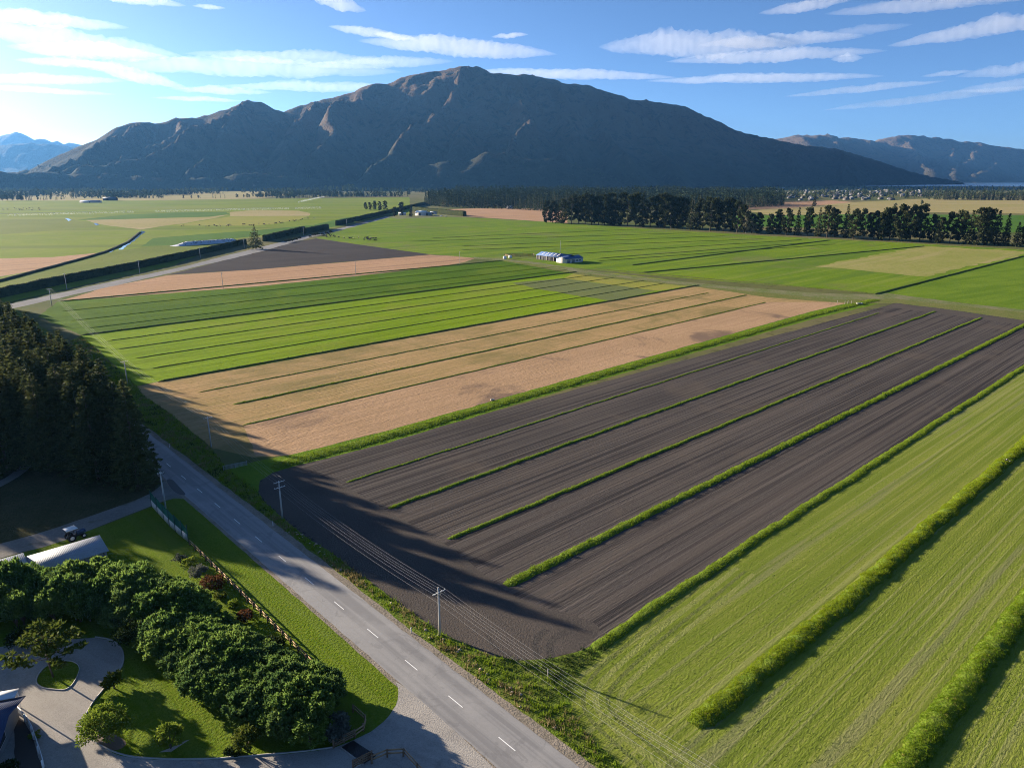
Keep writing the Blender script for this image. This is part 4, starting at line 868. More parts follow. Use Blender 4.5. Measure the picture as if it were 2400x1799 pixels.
# ------------------------------------------------------------------ garden
M_LAUR = leaf('garden_hedge_leaves', (.085, .15, .03), (.14, .21, .042), scale=.9, trans=.45, tip=(.22, .28, .085))
M_LAUR2 = leaf('garden_hedge_leaves_dark', (.065, .12, .034), (.115, .175, .045), scale=1.3, trans=.4, tip=(.20, .245, .06))
M_MAPLE = leaf('lime_shrub_leaves', (.13, .185, .02), (.19, .235, .03), scale=.9, trans=.35, tip=(.25, .27, .06))
M_BIGL = leaf('broad_leaf', (.065, .09, .014), (.13, .15, .025), scale=.7, trans=.3, tip=(.19, .19, .05))
M_RED = leaf('red_leaves', (.095, .04, .02), (.14, .062, .03), scale=1.2, trans=.3, tip=(.08, .09, .02))
M_GREYL = leaf('grey_leaves', (.07, .085, .06), (.14, .15, .12), scale=1.0, trans=.2)
M_DKL = leaf('dark_shrub_leaves', (.018, .034, .010), (.04, .06, .016), scale=.8, trans=.2)
HB = [tree_kind(bush(300 + k, 2.3, [5.5, 5.2, 5.8, 5.4][k], 74, 46, .46, .23, .62, up=.6, flat_top=.6), [M_LAUR, M_LAUR2][k % 2], M_BARK) for k in range(4)]
hedge_line = [(-330, 1478), (-250, 1464), (-170, 1450), (-90, 1438), (-10, 1432), (60, 1432), (130, 1428), (200, 1424), (265, 1424), (325, 1436), (385, 1462), (430, 1500), (470, 1538), (515, 1575), (560, 1608), (610, 1640), (665, 1665), (720, 1680), (775, 1688)]
P = np.array(GP(hedge_line)); seg = np.linalg.norm(np.diff(P, axis=0), axis=1); cs = np.concatenate([[0], np.cumsum(seg)]); L = cs[-1]
gh_ = thing('garden_hedge', 'tall fluffy green garden hedge curving round the lawn and drive', 'hedge', (P[6][0], P[6][1], 0)); s = -.5
while s < L:
    for row in (-3.9, -1.95, 0, 1.95, 3.9):
        c = np.array([np.interp(s, cs, P[:, 0]), np.interp(s, cs, P[:, 1])]); c2 = np.array([np.interp(s + 1, cs, P[:, 0]), np.interp(s + 1, cs, P[:, 1])]); t = c2 - c
        t = t / (np.linalg.norm(t) + 1e-6); n = np.array([-t[1], t[0]]); q = c + n * (row + RND.uniform(-.5, .5)) + t * RND.uniform(-.8, .8) - P[6]
        sc = RND.uniform(.9, 1.12); kd = HB[RND.randrange(4)]; zs = sc * RND.uniform(.86, 1.02) * float(np.interp(s, [0, cs[8], cs[11]], [1.32, 1.28, 1.0])) * (1.0 if abs(row) < 2 else .86)
        sh = link('shrub', kd[0], gh_, (q[0], q[1], 0), RND.uniform(0, 6.28), (sc, sc, zs)); link('stem', kd[1], sh)
    s += 2.15
def shrub(u, v, r, h, m, label, seed, blobs=40, per=55, size=.38, name='garden_shrub', brad=.3, solid=.55):
    p = G(u, v); kd = tree_kind(bush(seed, r, h, blobs, per, size, brad, solid), m, M_BARK)
    return plant(name, kd, (p[0], p[1], 0), seed, 1.0, label, 'shrub', None, ('leaves', 'stem'))
shrub(252, 1738, 2.7, 5.0, M_MAPLE, 'large round lime-green shrub beside the drive bend', 401, 60, 60)
shrub(400, 1752, 1.5, 3.6, M_MAPLE, 'small lime-green shrub on the sunny lawn', 402, 32, 55)
shrub(580, 1760, 1.8, 3.6, M_BIGL, 'grey-green round tree by the drive edge', 403, 36, 50)
shrub(545, 1772, 1.0, 1.0, M_DKL, 'low dark bush under the grey-green tree', 404, 16, 50)
shrub(268, 1612, 1.4, 2.6, M_BIGL, 'broad-leaved shrub on the lawn corner by the drive', 405, 20, 40, .5)
shrub(325, 1510, 2.8, 4.2, M_DKL, 'dark domed shrub in the shade of the hedge', 406, 40, 60)
shrub(60, 1515, 2.2, 3.0, M_DKL, 'dark shrub behind the drive island', 407, 30, 55)
shrub(423, 1318, 1.1, 1.7, M_GREYL, 'silvery small shrub beside the timber fence', 408, 18, 40, .3)
shrub(447, 1326, 1.2, 1.7, M_MAPLE, 'yellow-green small shrub beside the silvery one', 409, 18, 45, .3)
shrub(467, 1352, 1.6, 2.2, M_GREYL, 'blue-grey shrub at the hedge top', 410, 24, 45, .35)
shrub(500, 1378, 1.9, 2.3, M_RED, 'larger rust-red shrub between hedge and fence', 411, 26, 45, .35)
shrub(572, 1455, 1.3, 1.9, M_RED, 'smaller rust-red shrub near the fence middle', 412, 22, 45, .32)
shrub(517, 1404, 1.1, 1.5, M_BIGL, 'small olive shrub below the larger red one', 413, 16, 40, .32)
shrub(548, 1424, 1.1, 1.4, M_MAPLE, 'small bright shrub above the smaller red one', 414, 16, 40, .32)
shrub(640, 1525, 1.6, 2.4, M_DKL, 'dark shrub between the hedge and fence end', 415, 22, 45, .35)
shrub(790, 1722, 1.7, 3.0, M_GREYL, 'pale shaggy flax at the hedge end by the gate', 416, 16, 90, .9, 'flax_clump')
kd = tree_kind(clump_tree(420, 7.0, 4.6, 26, 42, .75, .42, .35, .17), M_BIGL, M_BARK); p = G(125, 1585)
plant('broad_leaved_tree', kd, (p[0], p[1], 0), .6, 1.0, 'spreading broad-leaved tree on the drive island', 'tree')
# island bed, edging
M_CONC = plain('edging_concrete', (.36, .34, .31), .9, .2, 2.0, bump=.3)
isl = smooth_poly(GP([(82, 1590), (92, 1610), (130, 1616), (160, 1616), (180, 1590), (190, 1560), (165, 1545), (110, 1555)]), 2)
sheet('island_bed', isl, .010, M_LAWN)
def ribbon(name, pts, w, h, m, label, closed=False):
    P = np.asarray(pts, float)
    if closed: P = np.concatenate([P, P[:1]])
    T = np.gradient(P, axis=0); T /= np.linalg.norm(T, axis=1)[:, None] + 1e-9; N = np.column_stack([-T[:, 1], T[:, 0]]) * w / 2; n = len(P)
    V = np.stack([np.column_stack([P - N, np.zeros(n)]), np.column_stack([P - N, np.full(n, h)]), np.column_stack([P + N, np.full(n, h)]), np.column_stack([P + N, np.zeros(n)])], 1)
    i = np.arange(n - 1)[:, None] * 4; j = np.arange(3)[None, :]; F = np.stack([i + j, i + j + 4, i + j + 5, i + j + 1], -1).reshape(-1, 4)
    return tag(link(name, new_mesh(name, V.reshape(-1, 3), F, m)), label, None, None, 'structure')
ribbon('island_edging', isl, .14, .1, M_CONC, 'thin edging round the drive island', True)
def densify(P, k=8):
    P = np.asarray(P); out = []
    for a, b in zip(P[:-1], P[1:]): out += [a + (b - a) * j / k for j in range(k)]
    return np.array(out + [P[-1]])
def chaikin(P, it=2):
    P = np.asarray(P, float)
    for _ in range(it):
        Q = [P[0]]
        for a, b in zip(P[:-1], P[1:]): Q += [a * .75 + b * .25, a * .25 + b * .75]
        P = np.array(Q + [P[-1]])
    return P
ribbon('lawn_edging', chaikin(GP([(783, 1750), (707, 1761), (552, 1773), (500, 1778), (361, 1778), (283, 1769.5), (226, 1741.5), (194, 1718), (194, 1688), (218, 1643.5), (242, 1616), (263, 1589), (290, 1559), (290, 1523), (265, 1498), (223, 1492)])), .15, .12, M_CONC, 'low concrete edging between lawn and drive')
sheet('mulch_bed', smooth_poly(GP([(196, 1700), (228, 1740), (262, 1760), (290, 1752), (300, 1735), (240, 1705)]), 2), .011, plain('bark_mulch', (.16, .12, .09), .95, .4, 8.0, bump=.6))
sheet('gravel_square', GP([(372, 1762), (402, 1760), (445, 1732), (436, 1734), (415, 1745)]), .012, M_GRAVEL)

# ------------------------------------------------------------------ timber post-and-rail fences
M_TIMB = plain('rail_timber', (.36, .225, .125), .8, .25, 3.0, bump=.3); M_TIMBD = plain('post_timber', (.20, .125, .075), .85, .25, 3.0, bump=.3)
def rail_fence(label, pts, h=1.15, rails=(.45, .95), m1=M_TIMB, m2=M_TIMBD, name='rail_fence', rw=.13, rh=.2):
    r = thing(name, label, 'fence', (pts[0][0], pts[0][1], 0)); o = np.array([pts[0][0], pts[0][1], 0])
    pm = new_mesh('post', *stack([box(-.09, .09, -.09, .09, -.1, h)]), m2)
    for x, y in pts: link('post', pm, r, (x - o[0], y - o[1], 0))
    for a, b in zip(pts[:-1], pts[1:]):
        for z in rails:
            a3 = np.array([*a, z]) - o; b3 = np.array([*b, z]) - o; d = (b3 - a3) / np.linalg.norm(b3 - a3); sidev = np.array([d[1], -d[0], 0]) * .12
            if (RN @ sidev[:2]) < 0: sidev = -sidev
            link('rail', new_mesh('rail', *beam(a3 - sidev * -1, b3 - sidev * -1, rw * .5, rh), m1), r)
    return r
posts = [(445, 545), (493, 590), (540, 640), (587, 690), (637, 738), (687, 787), (735, 835), (790, 890), (848, 948), (903, 1003), (963, 1060), (1020, 1120), (1083, 1182), (1148, 1246), (1215, 1310), (1285, 1378), (1357, 1450), (1425, 1518), (1495, 1590), (1566, 1662)]
fp = [G(330 + x * .2593, 1130 + (y + 22) * .2593) for x, y in posts]
# straighten on a line parallel to the road
fo = [(q - RC) @ RN for q in fp]; fs = [(q - RC) @ RD for q in fp]; A = np.polyfit(fs, fo, 1)
rail_fence('long timber post and rail fence along the garden lawn', [road_pt(s, np.polyval(A, s)) for s in fs])
rail_fence('brown rail fence curving from the hedge to the cattle grid', [G(*q) for q in [(828, 1668), (856, 1692), (852, 1712), (832, 1726)]])
rail_fence('brown rail fence curving round the lower drive corner', [G(*q) for q in [(872, 1788), (908, 1773), (946, 1771), (978, 1806), (1000, 1830)]])
# cattle grid with wing panels
M_STEEL = plain('dark_steel', (.05, .05, .055), .5, .3, 5.0, metal=.6)
cg = thing('cattle_grid', 'steel bar cattle grid across the drive between brown wing fences', 'cattle grid', (*G(826, 1762), 0)); o = G(826, 1762)
a0, a1, b0, b1 = G(800, 1751), G(852, 1790), G(828, 1735), G(882, 1770)
pit = new_mesh('pit', [(*(q - o), .022) for q in (a0, a1, b1, b0)], np.array([[0, 1, 2, 3]]), plain('pit_dark', (.03, .03, .03), .9)); link('pit', pit, cg)
for i in range(14):
    t = (i + .5) / 14; q0 = a0 + (b0 - a0) * t - o; q1 = a1 + (b1 - a1) * t - o
    link('bar', new_mesh('bar', *beam((*q0, .07), (*q1, .07), .09, .08), M_STEEL), cg)
link('kerb', new_mesh('kerb', *beam((*(a0 - o), .04), (*(a1 - o), .04), .22, .12), M_CONC), cg)
for nm, (qa, qb), lb in [('wing_panel', ((782, 1752), (832, 1727)), 'brown board wing fence on the hedge side of the cattle grid'), ('wing_panel', ((828, 1800), (872, 1778)), 'brown board wing fence on the road side of the cattle grid')]:
    qa, qb = G(*qa), G(*qb); r = thing('wing_fence', lb, 'fence', (*qa, 0), 0, 'wing fences of the cattle grid')
    d = qb - qa
    for t in (0, .5, 1): link('post', new_mesh('post', *beam((*(d * t), -.1), (*(d * t), 1.25), .16), M_TIMBD), r)
    for z in (.25, .55, .85, 1.12): link('board', new_mesh('board', *beam((0, 0, z), (d[0], d[1], z), .05, .2), M_TIMBD), r)

# green windbreak fence by the lane
M_GPOST = plain('green_post', (.02, .055, .05), .6, .2, 4.0); M_MESHC = leaf('green_shade_cloth', (.02, .09, .065), (.03, .13, .09), scale=2.0, trans=.35)
M_PANEL = plain('pale_panel', (.42, .42, .40), .6, .12, 2.0)
wb = [G(*q) for q in [(356, 1187), (370, 1203), (385, 1219), (398, 1233), (412, 1246), (428, 1260), (442, 1271)]]
r = thing('windbreak_fence', 'green cloth and pale board windbreak fence by the lane', 'fence', (*wb[0], 0)); o = wb[0]
for q in wb: link('post', new_mesh('post', *tube([(*(q - o), -.1), (*(q - o), 3.7)], .09, 8), M_GPOST), r)
for i, (a, b) in enumerate(zip(wb[:-1], wb[1:])):
    a, b = a - o, b - o
    link('board_panel', new_mesh('board_panel', *beam((*a, .85), (*b, .85), .04, 1.5), M_PANEL), r)
    n = 7; t = np.linspace(0, 1, n); zz = 3.65 - (1.3 * np.clip(t - .1, 0, 1) ** 1.5 * .35 if i < 5 else 1.2 * np.sin(t * 1.6) * .5); bulge = .25 * np.sin(t * math.pi)
    nv = np.array([-(b - a)[1], (b - a)[0]]); nv /= np.linalg.norm(nv)
    X = a[None] + (b - a)[None] * t[:, None] + nv[None] * bulge[:, None]; X0 = a[None] + (b - a)[None] * t[:, None]
    V = np.concatenate([np.column_stack([X0, np.full(n, 1.62)]), np.column_stack([X, (zz + 1.62) / 2]), np.column_stack([X0, zz])]); Fq = np.array([(k + m * n, k + 1 + m * n, k + 1 + (m + 1) * n, k + (m + 1) * n) for m in range(2) for k in range(n - 1)])
    link('shade_cloth', new_mesh('shade_cloth', V, Fq, M_MESHC, smooth=True), r)

# ------------------------------------------------------------------ sheds and houses
def roof_metal(name, c, ang, period=.25):
    m, t, out = mat_base(name); v = t.coord('Object'); s = t.node('ShaderNodeSeparateXYZ'); t.put(s.inputs[0], v)
    w = t.math('SINE', t.math('MULTIPLY', s.outputs[0], 6.283 / period))
    n = t.noise(v, .8, 4, .6); cc = t.mix(n, tuple(k * .85 for k in c), tuple(min(1, k * 1.12) for k in c))
    cc = t.mix(t.math('MULTIPLY', t.step(t.noise(t.map(v, 0, (.3, 3, 1)), 1.0, 4), .55, .7), .3), cc, (.16, .13, .11))
    principled(t, out, cc, .6, t.bump(w, .5, .03), metal=.0, spec=.25); return m
M_ZINC = roof_metal('zinc_roof', (.30, .32, .35), 0); M_BLUE = roof_metal('blue_roof', (.06, .11, .24), 0, .5); M_NAVY = roof_metal('navy_roof', (.035, .055, .12), 0)
M_WALLG = plain('grey_cladding', (.20, .20, .20), .8, .15, 1.0, bump=.2); M_WALLW = plain('pale_cladding', (.55, .50, .46), .8, .1, 1.0); M_DARKIN = plain('dark_opening', (.025, .025, .03), .9)
M_WHITE = plain('white_paint', (.75, .74, .72), .6, .06, 2.0); M_GLASS = plain('window_glass', (.03, .035, .045), .1, .1, 1.0, spec=.8)
def gable(x0, x1, y0, y1, he, hr, over=.35, t=.12, ridge=.5):
    """walls and roof of a gabled building, ridge along x; ridge is the share of the depth where it runs"""
    ym = y0 + (y1 - y0) * ridge
    W = np.array([(x0, y0, 0), (x1, y0, 0), (x1, y1, 0), (x0, y1, 0), (x0, y0, he), (x1, y0, he), (x1, y1, he), (x0, y1, he), (x0, ym, hr), (x1, ym, hr)], float)
    Wf = [np.array([(0, 1, 5, 4), (2, 3, 7, 6), (1, 2, 6, 5), (3, 0, 4, 7)]), np.array([(5, 6, 9), (7, 4, 8)])]
    sl0 = (hr - he) / (ym - y0) * over; sl1 = (hr - he) / (y1 - ym) * over; a, b = x0 - over, x1 + over
    pts = [(y0 - over, he - sl0), (ym, hr), (y1 + over, he - sl1)]
    R = np.array([(x, y, z + dz) for x in (a, b) for dz in (.03, t) for y, z in pts], float)   # 0-2 bottom a, 3-5 top a, 6-8 bottom b, 9-11 top b
    Rf = np.array([(3, 4, 10, 9), (4, 5, 11, 10), (0, 6, 7, 1), (1, 7, 8, 2), (0, 3, 9, 6), (2, 8, 11, 5), (0, 1, 4, 3), (1, 2, 5, 4), (6, 9, 10, 7), (7, 10, 11, 8)])
    return (W, Wf), (R, Rf)
# corrugated shed beside the lane
ed = G(92, 1338, 3.0) - G(251, 1289, 3.0); ang = math.atan2(ed[1], ed[0]) + math.pi
cr = G(255, 1322)
shed = thing('corrugated_shed', 'long grey shed with pale zinc roof beside the lane', 'shed', (cr[0], cr[1], 0), ang)
(W, Wf), (R, Rf) = gable(-11.5, 0, 0, 6.2, 2.7, 3.45, ridge=.88)
w = link('wall', new_mesh('wall', W, Wf, M_WALLG), shed); link('roof', new_mesh('roof', R, Rf, M_ZINC), shed)
(W, Wf), (R, Rf) = gable(-26, -11.6, -1.0, 7.2, 2.9, 3.95, ridge=.88)
link('wall', new_mesh('wall', W, Wf, M_WALLG), shed); link('roof', new_mesh('roof', R, Rf, M_ZINC), shed)
for i in range(8):
    link('batten', new_mesh('batten', *box(-11 + i * 1.5, -10.9 + i * 1.5, -.05, -.002, 0.05, 2.8), M_DARKIN), w)
# tractor behind the shed
tp = G(178, 1262); tr = thing('tractor', 'small dark tractor with white canopy parked behind the shed', 'tractor', (tp[0], tp[1], 0), ang + .15)
M_TYRE = plain('tyre_rubber', (.02, .02, .02), .9); M_BLUEP = plain('tractor_paint', (.03, .06, .13), .4)
link('chassis', new_mesh('chassis', *stack([box(-1.5, 1.5, -.3, .3, .55, .95)]), M_STEEL), tr)
link('bonnet', new_mesh('bonnet', *stack([box(.2, 1.75, -.36, .36, .95, 1.5)]), M_BLUEP), tr); link('seat', new_mesh('seat', *stack([box(-1.0, -.5, -.28, .28, 1.0, 1.25), box(-1.1, -.98, -.28, .28, 1.2, 1.7)]), M_TYRE), tr)
for x in (-1.35, .05):
    for y in (-.75, .75): link('pillar', new_mesh('pillar', *beam((x, y, .95), (x, y * .95, 2.35), .07), M_STEEL), tr)
link('canopy', new_mesh('canopy', *stack([box(-1.6, .35, -.95, .95, 2.35, 2.45)]), M_WHITE), tr)
def wheel(R0, wd):
    a = np.linspace(0, 6.283, 17)[:-1]; prof = [(R0 * .55, -wd / 2), (R0 * .95, -wd / 2), (R0, -wd / 4), (R0, wd / 4), (R0 * .95, wd / 2), (R0 * .55, wd / 2)]; k = len(prof)
    V = np.array([(r * math.cos(t), y, r * math.sin(t)) for t in a for r, y in prof]); F = np.array([(i * k + j, ((i + 1) % 16) * k + j, ((i + 1) % 16) * k + (j + 1) % k, i * k + (j + 1) % k) for i in range(16) for j in range(k)])
    return V, F
def rim(R0, wd):
    return tube([(0, -wd * .3, 0), (0, wd * .3, 0)], R0 * .56, 12)
def add_wheel(par, x, y, R0, wd):
    w = link('wheel', new_mesh('tyre', *wheel(R0, wd), M_TYRE, smooth=True), par, (x, y, R0)); link('rim', new_mesh('rim', *rim(R0, wd), M_WHITE), w)
for y in (-.8, .8): add_wheel(tr, -.85, y, .72, .42); add_wheel(tr, 1.25, y * .85, .45, .28)
# house at the lower left corner: low roof, deck and a glass fence
hp = G(36, 1762, 2.6) + np.array([-2.3, -.5]); hs = thing('house', 'dark blue roofed house at the lower left corner', 'house', (hp[0], hp[1], 0), math.radians(18))
(W, Wf), (R, Rf) = gable(-14, -.4, .3, 9.5, 2.6, 3.9, .85)
link('wall', new_mesh('wall', W, Wf, M_WALLG), hs); link('roof', new_mesh('roof', R, Rf, M_NAVY), hs)
link('porch_roof', new_mesh('porch_roof', *stack([box(-6, -.6, 9.9, 11.6, 2.75, 2.9)]), M_WHITE), hs)
for x in (-4.6, -.8): link('porch_post', new_mesh('porch_post', *box(x - .06, x + .06, 11.4, 11.52, 0, 2.75), M_WHITE), hs)
wdw = link('window', new_mesh('window', *box(-.402, -.38, 2.5, 5.0, .9, 2.1), M_WHITE), hs); link('pane', new_mesh('pane', *box(-.384, -.374, 2.6, 4.9, 1.0, 2.0), M_GLASS), wdw)
dk = [(58, 1700), (78, 1722), (92, 1755), (98, 1790)]
rail_fence('white picket deck fence beside the corner house', [G(*q) for q in [(40, 1670), (60, 1690), (76, 1718), (80, 1732), (92, 1765), (102, 1799)]], 1.1, (.3, .6, .95), M_WHITE, M_WHITE, 'deck_fence')
sheet('deck', GP([(30, 1680), (58, 1692), (76, 1722), (100, 1799), (60, 1830), (36, 1790)]), .03, plain('deck_timber', (.07, .055, .045), .85, .3, 3.0, bump=.3))
shrub(22, 1812, 1.3, 1.6, M_DKL, 'dark shrub below the house roof corner', 430, 18, 45)
shrub(27, 1682, .5, .9, M_MAPLE, 'small bright pot plant on the deck', 431, 8, 30, .25)
shrub(84, 1726, .7, .7, M_MAPLE, 'low bright bush outside the deck fence', 432, 8, 30, .25)
# milking shed in the middle of the fields
A0 = G(1249, 608); B0 = G(1326, 617.5); dv = B0 - A0; aa = math.atan2(dv[1], dv[0]); Lm = np.linalg.norm(dv)
ms = thing('farm_shed', 'blue roofed farm shed with open front among the pastures', 'shed', (A0[0], A0[1], 0), aa)
(W, Wf), (R, Rf) = gable(0, Lm - 4, 4.2, 17, 3.6, 6.0, .5)
link('wall', new_mesh('wall', W, Wf, M_DARKIN), ms); rf = link('roof', new_mesh('roof', R, Rf, M_BLUE), ms)
sl = (6.0 - 3.6) / 6.4
for i in range(5):
    x = 4.5 + i * 4.6; link('skylight', new_mesh('skylight', [(x, 5.5, 3.6 + 1.3 * sl + .16), (x + .9, 5.5, 3.6 + 1.3 * sl + .16), (x + .9, 9.6, 3.6 + 5.4 * sl + .16), (x, 9.6, 3.6 + 5.4 * sl + .16)], np.array([[0, 1, 2, 3]]), M_WHITE), rf)
for i in range(6): link('post', new_mesh('post', *box(i * 4.2, i * 4.2 + .25, 3.9, 4.15, 0, 3.6), M_WALLW), ms)
(W, Wf), (R, Rf) = gable(0, 20, -5.5, 5.5, 3.4, 5.2, .4)
ann = thing('farm_shed_annex', 'pale walled blue roofed annex on the near end of the farm shed', 'shed', (B0[0], B0[1], 0), aa + math.pi / 2)
W2 = W + np.array([0, 5.5, 0]); R2 = R + np.array([0, 5.5, 0])
link('wall', new_mesh('wall', W2, Wf, M_WALLW), ann); link('roof', new_mesh('roof', R2, Rf, M_BLUE), ann)
for x in (1.5, 7): dd = link('door', new_mesh('door', *box(x, x + 3.2, -.06, -.003, .05, 2.8), M_WALLG), ann)
for x in (12, 15.5): link('window', new_mesh('window', *box(x, x + 2, -.05, -.003, 1.1, 2.2), M_GLASS), ann)
for i, (u, v) in enumerate([(1183, 607), (1196, 605)]):
    q = G(u, v); tag(link('water_tank', new_mesh('water_tank', *tube([(0, 0, 0), (0, 0, 2.2), (0, 0, 2.5)], [1.5, 1.5, .6], 14), M_WHITE, smooth=False), None, (q[0], q[1], 0)), ['smaller', 'right-hand'][i] + ' white tank beside the stock yards', 'tank', 'tanks at the yards')
rail_fence('dark stock yard rails left of the farm shed', [G(*q) for q in [(1182, 600), (1200, 602), (1220, 602.5), (1240, 602), (1252, 601), (1250, 598.5), (1225, 598), (1200, 598.5), (1182, 600)]], 1.8, (.5, 1.1, 1.6), M_TIMBD, M_TIMBD, 'stock_yard', .2, .25)
# far farm buildings
def small_house(label, u, v, L, D, he, hr, rz, mw, mr, name='farm_building', cat='building', group=None):
    q = G(u, v); (W, Wf), (R, Rf) = gable(-L / 2, L / 2, -D / 2, D / 2, he, hr, .4); r = thing(name, label, cat, (q[0], q[1], 0), rz, group)
    w = link('wall', new_mesh('wall', W, Wf, mw), r); link('roof', new_mesh('roof', R, Rf, mr), r); link('door', new_mesh('door', *box(-1.5, 1.5, -D / 2 - .06, -D / 2 - .004, .05, he * .8), M_DARKIN), r); return r
small_house('large white barn at the far farm', 988, 505, 20, 14, 6, 8.5, -.3, M_WALLW, M_WHITE)
small_house('grey lean-to beside the white barn', 1004, 505, 12, 11, 4.5, 6, -.3, M_WALLG, M_ZINC)
small_house('low white shed right of the far barn', 1016, 502, 12, 8, 3.5, 5, -.2, M_WHITE, M_ZINC)
small_house('white-roofed cottage at the farm entrance', 943, 504, 13, 8, 3, 5, .2, M_WALLW, M_WHITE)
small_house('dark barn far left below the wood', 259, 470, 38, 16, 7, 10, .05, M_DARKIN, M_NAVY)
small_house('long pale shed far left on the plain', 213, 475, 55, 12, 4, 6, .05, M_WALLW, M_BLUE)
small_house('house under the plantation edge', 1195, 489, 14, 9, 4, 6, .1, M_WALLW, M_ZINC)
def car(label, u, v, rz, m):
    q = G(u, v); r = thing('parked_car', label, 'car', (q[0], q[1], 0), rz, 'vehicles at the far farm')
    pr = [(-2.2, .35), (2.2, .35), (2.2, .8), (1.2, .95), (.6, 1.5), (-1.6, 1.5), (-2.1, .95)]; k = len(pr)
    V = np.array([(x, y, z) for y in (-.85, .85) for x, z in pr]); F = [np.array([(i, (i + 1) % k, (i + 1) % k + k, i + k) for i in range(k)])]
    caps = np.array([(0, 6, 3, 1), (6, 5, 4, 3), (7, 8, 10, 13), (13, 10, 11, 12)]); F.append(np.concatenate([caps, np.array([(1, 3, 2, 2)])[:0]])); F.append(np.array([(1, 3, 2), (8, 9, 10)]))
    link('body', new_mesh('body', V, F, m), r)
    for x in (-1.35, 1.35):
        for y in (-.8, .8): link('wheel', new_mesh('wheel', *wheel(.34, .2), M_TYRE), r, (x, y, .34))
car('white car left of the far farm yard', 1023, 506, .3, M_WHITE); car('second white car in the far farm yard', 1034, 507, .5, M_WHITE); car('pale van at the right of the far farm yard', 1045, 508, .1, M_WALLW)
# silage stack
sp = [G(405, 577), G(560, 566)]; d = sp[1] - sp[0]; Ls = np.linalg.norm(d); st = thing('silage_stack', 'long blue-white plastic covered silage stack behind the hedge', 'silage stack', (*sp[0], 0), math.atan2(d[1], d[0]))
n, k = 40, 9; s = np.linspace(0, 1, n); q = np.linspace(-1, 1, k); V = np.array([(a * Ls, b * 7, 3.6 * (1 - abs(b) ** 2.2) * min(1, a * 5, (1 - a) * 10 + .02) + .15 * RND.random()) for a in s for b in q]); F = np.array([(i * k + j, (i + 1) * k + j, (i + 1) * k + j + 1, i * k + j + 1) for i in range(n - 1) for j in range(k - 1)])
link('cover', new_mesh('cover', V, F, plain('silage_wrap', (.50, .52, .56), .9, .35, .35), smooth=True), st)
tv, tf = wheel(.45, .3); tv = tv[:, [0, 2, 1]]; allv = []
for i in range(130):
    a, b = RND.uniform(.05, .97), RND.uniform(-.85, .85); allv.append((tv + (a * Ls, b * 7, 3.6 * (1 - abs(b) ** 2.2) * min(1, a * 5, (1 - a) * 10) + .2), tf))
ty = link('tyres', new_mesh('tyres', *stack(allv), M_TYRE), st); ty['kind'] = 'stuff'

# ------------------------------------------------------------------ power poles and lines
M_POLE = plain('concrete_pole', (.40, .385, .355), .85, .12, 2.0, bump=.2); M_ARM = plain('grey_arm', (.62, .62, .60), .8, .12, 3.0); M_INS = plain('insulator', (.50, .48, .46), .3); M_WIRE = plain('wire_aluminium', (.30, .30, .30), .6, .05, 1.0)
POLE_TOPS = []
def pole(label, p, h, arms, rz, arm_l=2.3, group='poles along the verge', name='power_pole'):
    r = thing(name, label, 'power pole', (p[0], p[1], 0), rz, group)
    link('shaft', new_mesh('shaft', *tube([(0, 0, -.3), (0, 0, h * .5), (0, 0, h)], [.19, .16, .12], 10), M_POLE, smooth=True), r); tops = []
    for z in arms:
        a = link('crossarm', new_mesh('crossarm', *box(-arm_l / 2, arm_l / 2, -.18, -.10, z - .045, z + .045), M_ARM), r)
        for x in (-arm_l * .46, -arm_l * .2, arm_l * .2, arm_l * .46):
            link('insulator', new_mesh('insulator', *tube([(x, -.14, z + .07), (x, -.14, z + .14), (x, -.14, z + .2)], [.035, .06, .03], 6), M_INS), a); tops.append((x, z + .2))
        for sx in (-1, 1): link('brace', new_mesh('brace', *beam((sx * arm_l * .3, -.14, z - .05), (0, -.14, z - .6), .04), M_STEEL), a)
    c, s = math.cos(rz), math.sin(rz); POLE_TOPS.append([(p[0] + c * x + s * .14, p[1] + s * x - c * .14, z) for x, z in tops[:4]])
    return r
rzp = math.atan2(RN[1], RN[0])
pA, pB = G(1031, 1487), G(662, 1215); stepv = pB - pA; pC, pD, pE = G(495, 1047), G(299, 899), G(122, 717)
pole('power pole just below the frame on the verge', pA - stepv, 8.2, [7.9], rzp)
pole('nearest power pole with white crossarm by the field corner', pA, 8.1, [7.35], rzp)
pole('power pole with two white crossarms beside the dark field', pB, 8.3, [8.1, 6.9], rzp)
pole('shaded power pole at the stubble field edge', pC, 8.2, [7.9], rzp)
pole('power pole behind the firs with a pale crossarm', pD, 8.0, [7.7], rzp)
pole('power pole near the far road corner', pE, 9.5, [9.2], rzp)
nms = ['nearest the road', 'second from the road', 'third from the road', 'nearest the fields']
for wv in range(4):
    P = []
    for a, b in zip(POLE_TOPS[:-1], POLE_TOPS[1:]):
        a, b = np.array(a[wv]), np.array(b[wv])
        for t in np.linspace(0, 1, 15)[:-1]: P.append(a + (b - a) * t - np.array([0, 0, 4 * .9 * t * (1 - t)]))
    P.append(np.array(POLE_TOPS[-1][wv])); tag(link('power_line', new_mesh('power_line', *tube(P, .009, 5), M_WIRE)), 'overhead wire ' + nms[wv] + ' on the verge poles', 'power line', 'wires on the verge poles')
lowA, lowB = [], []
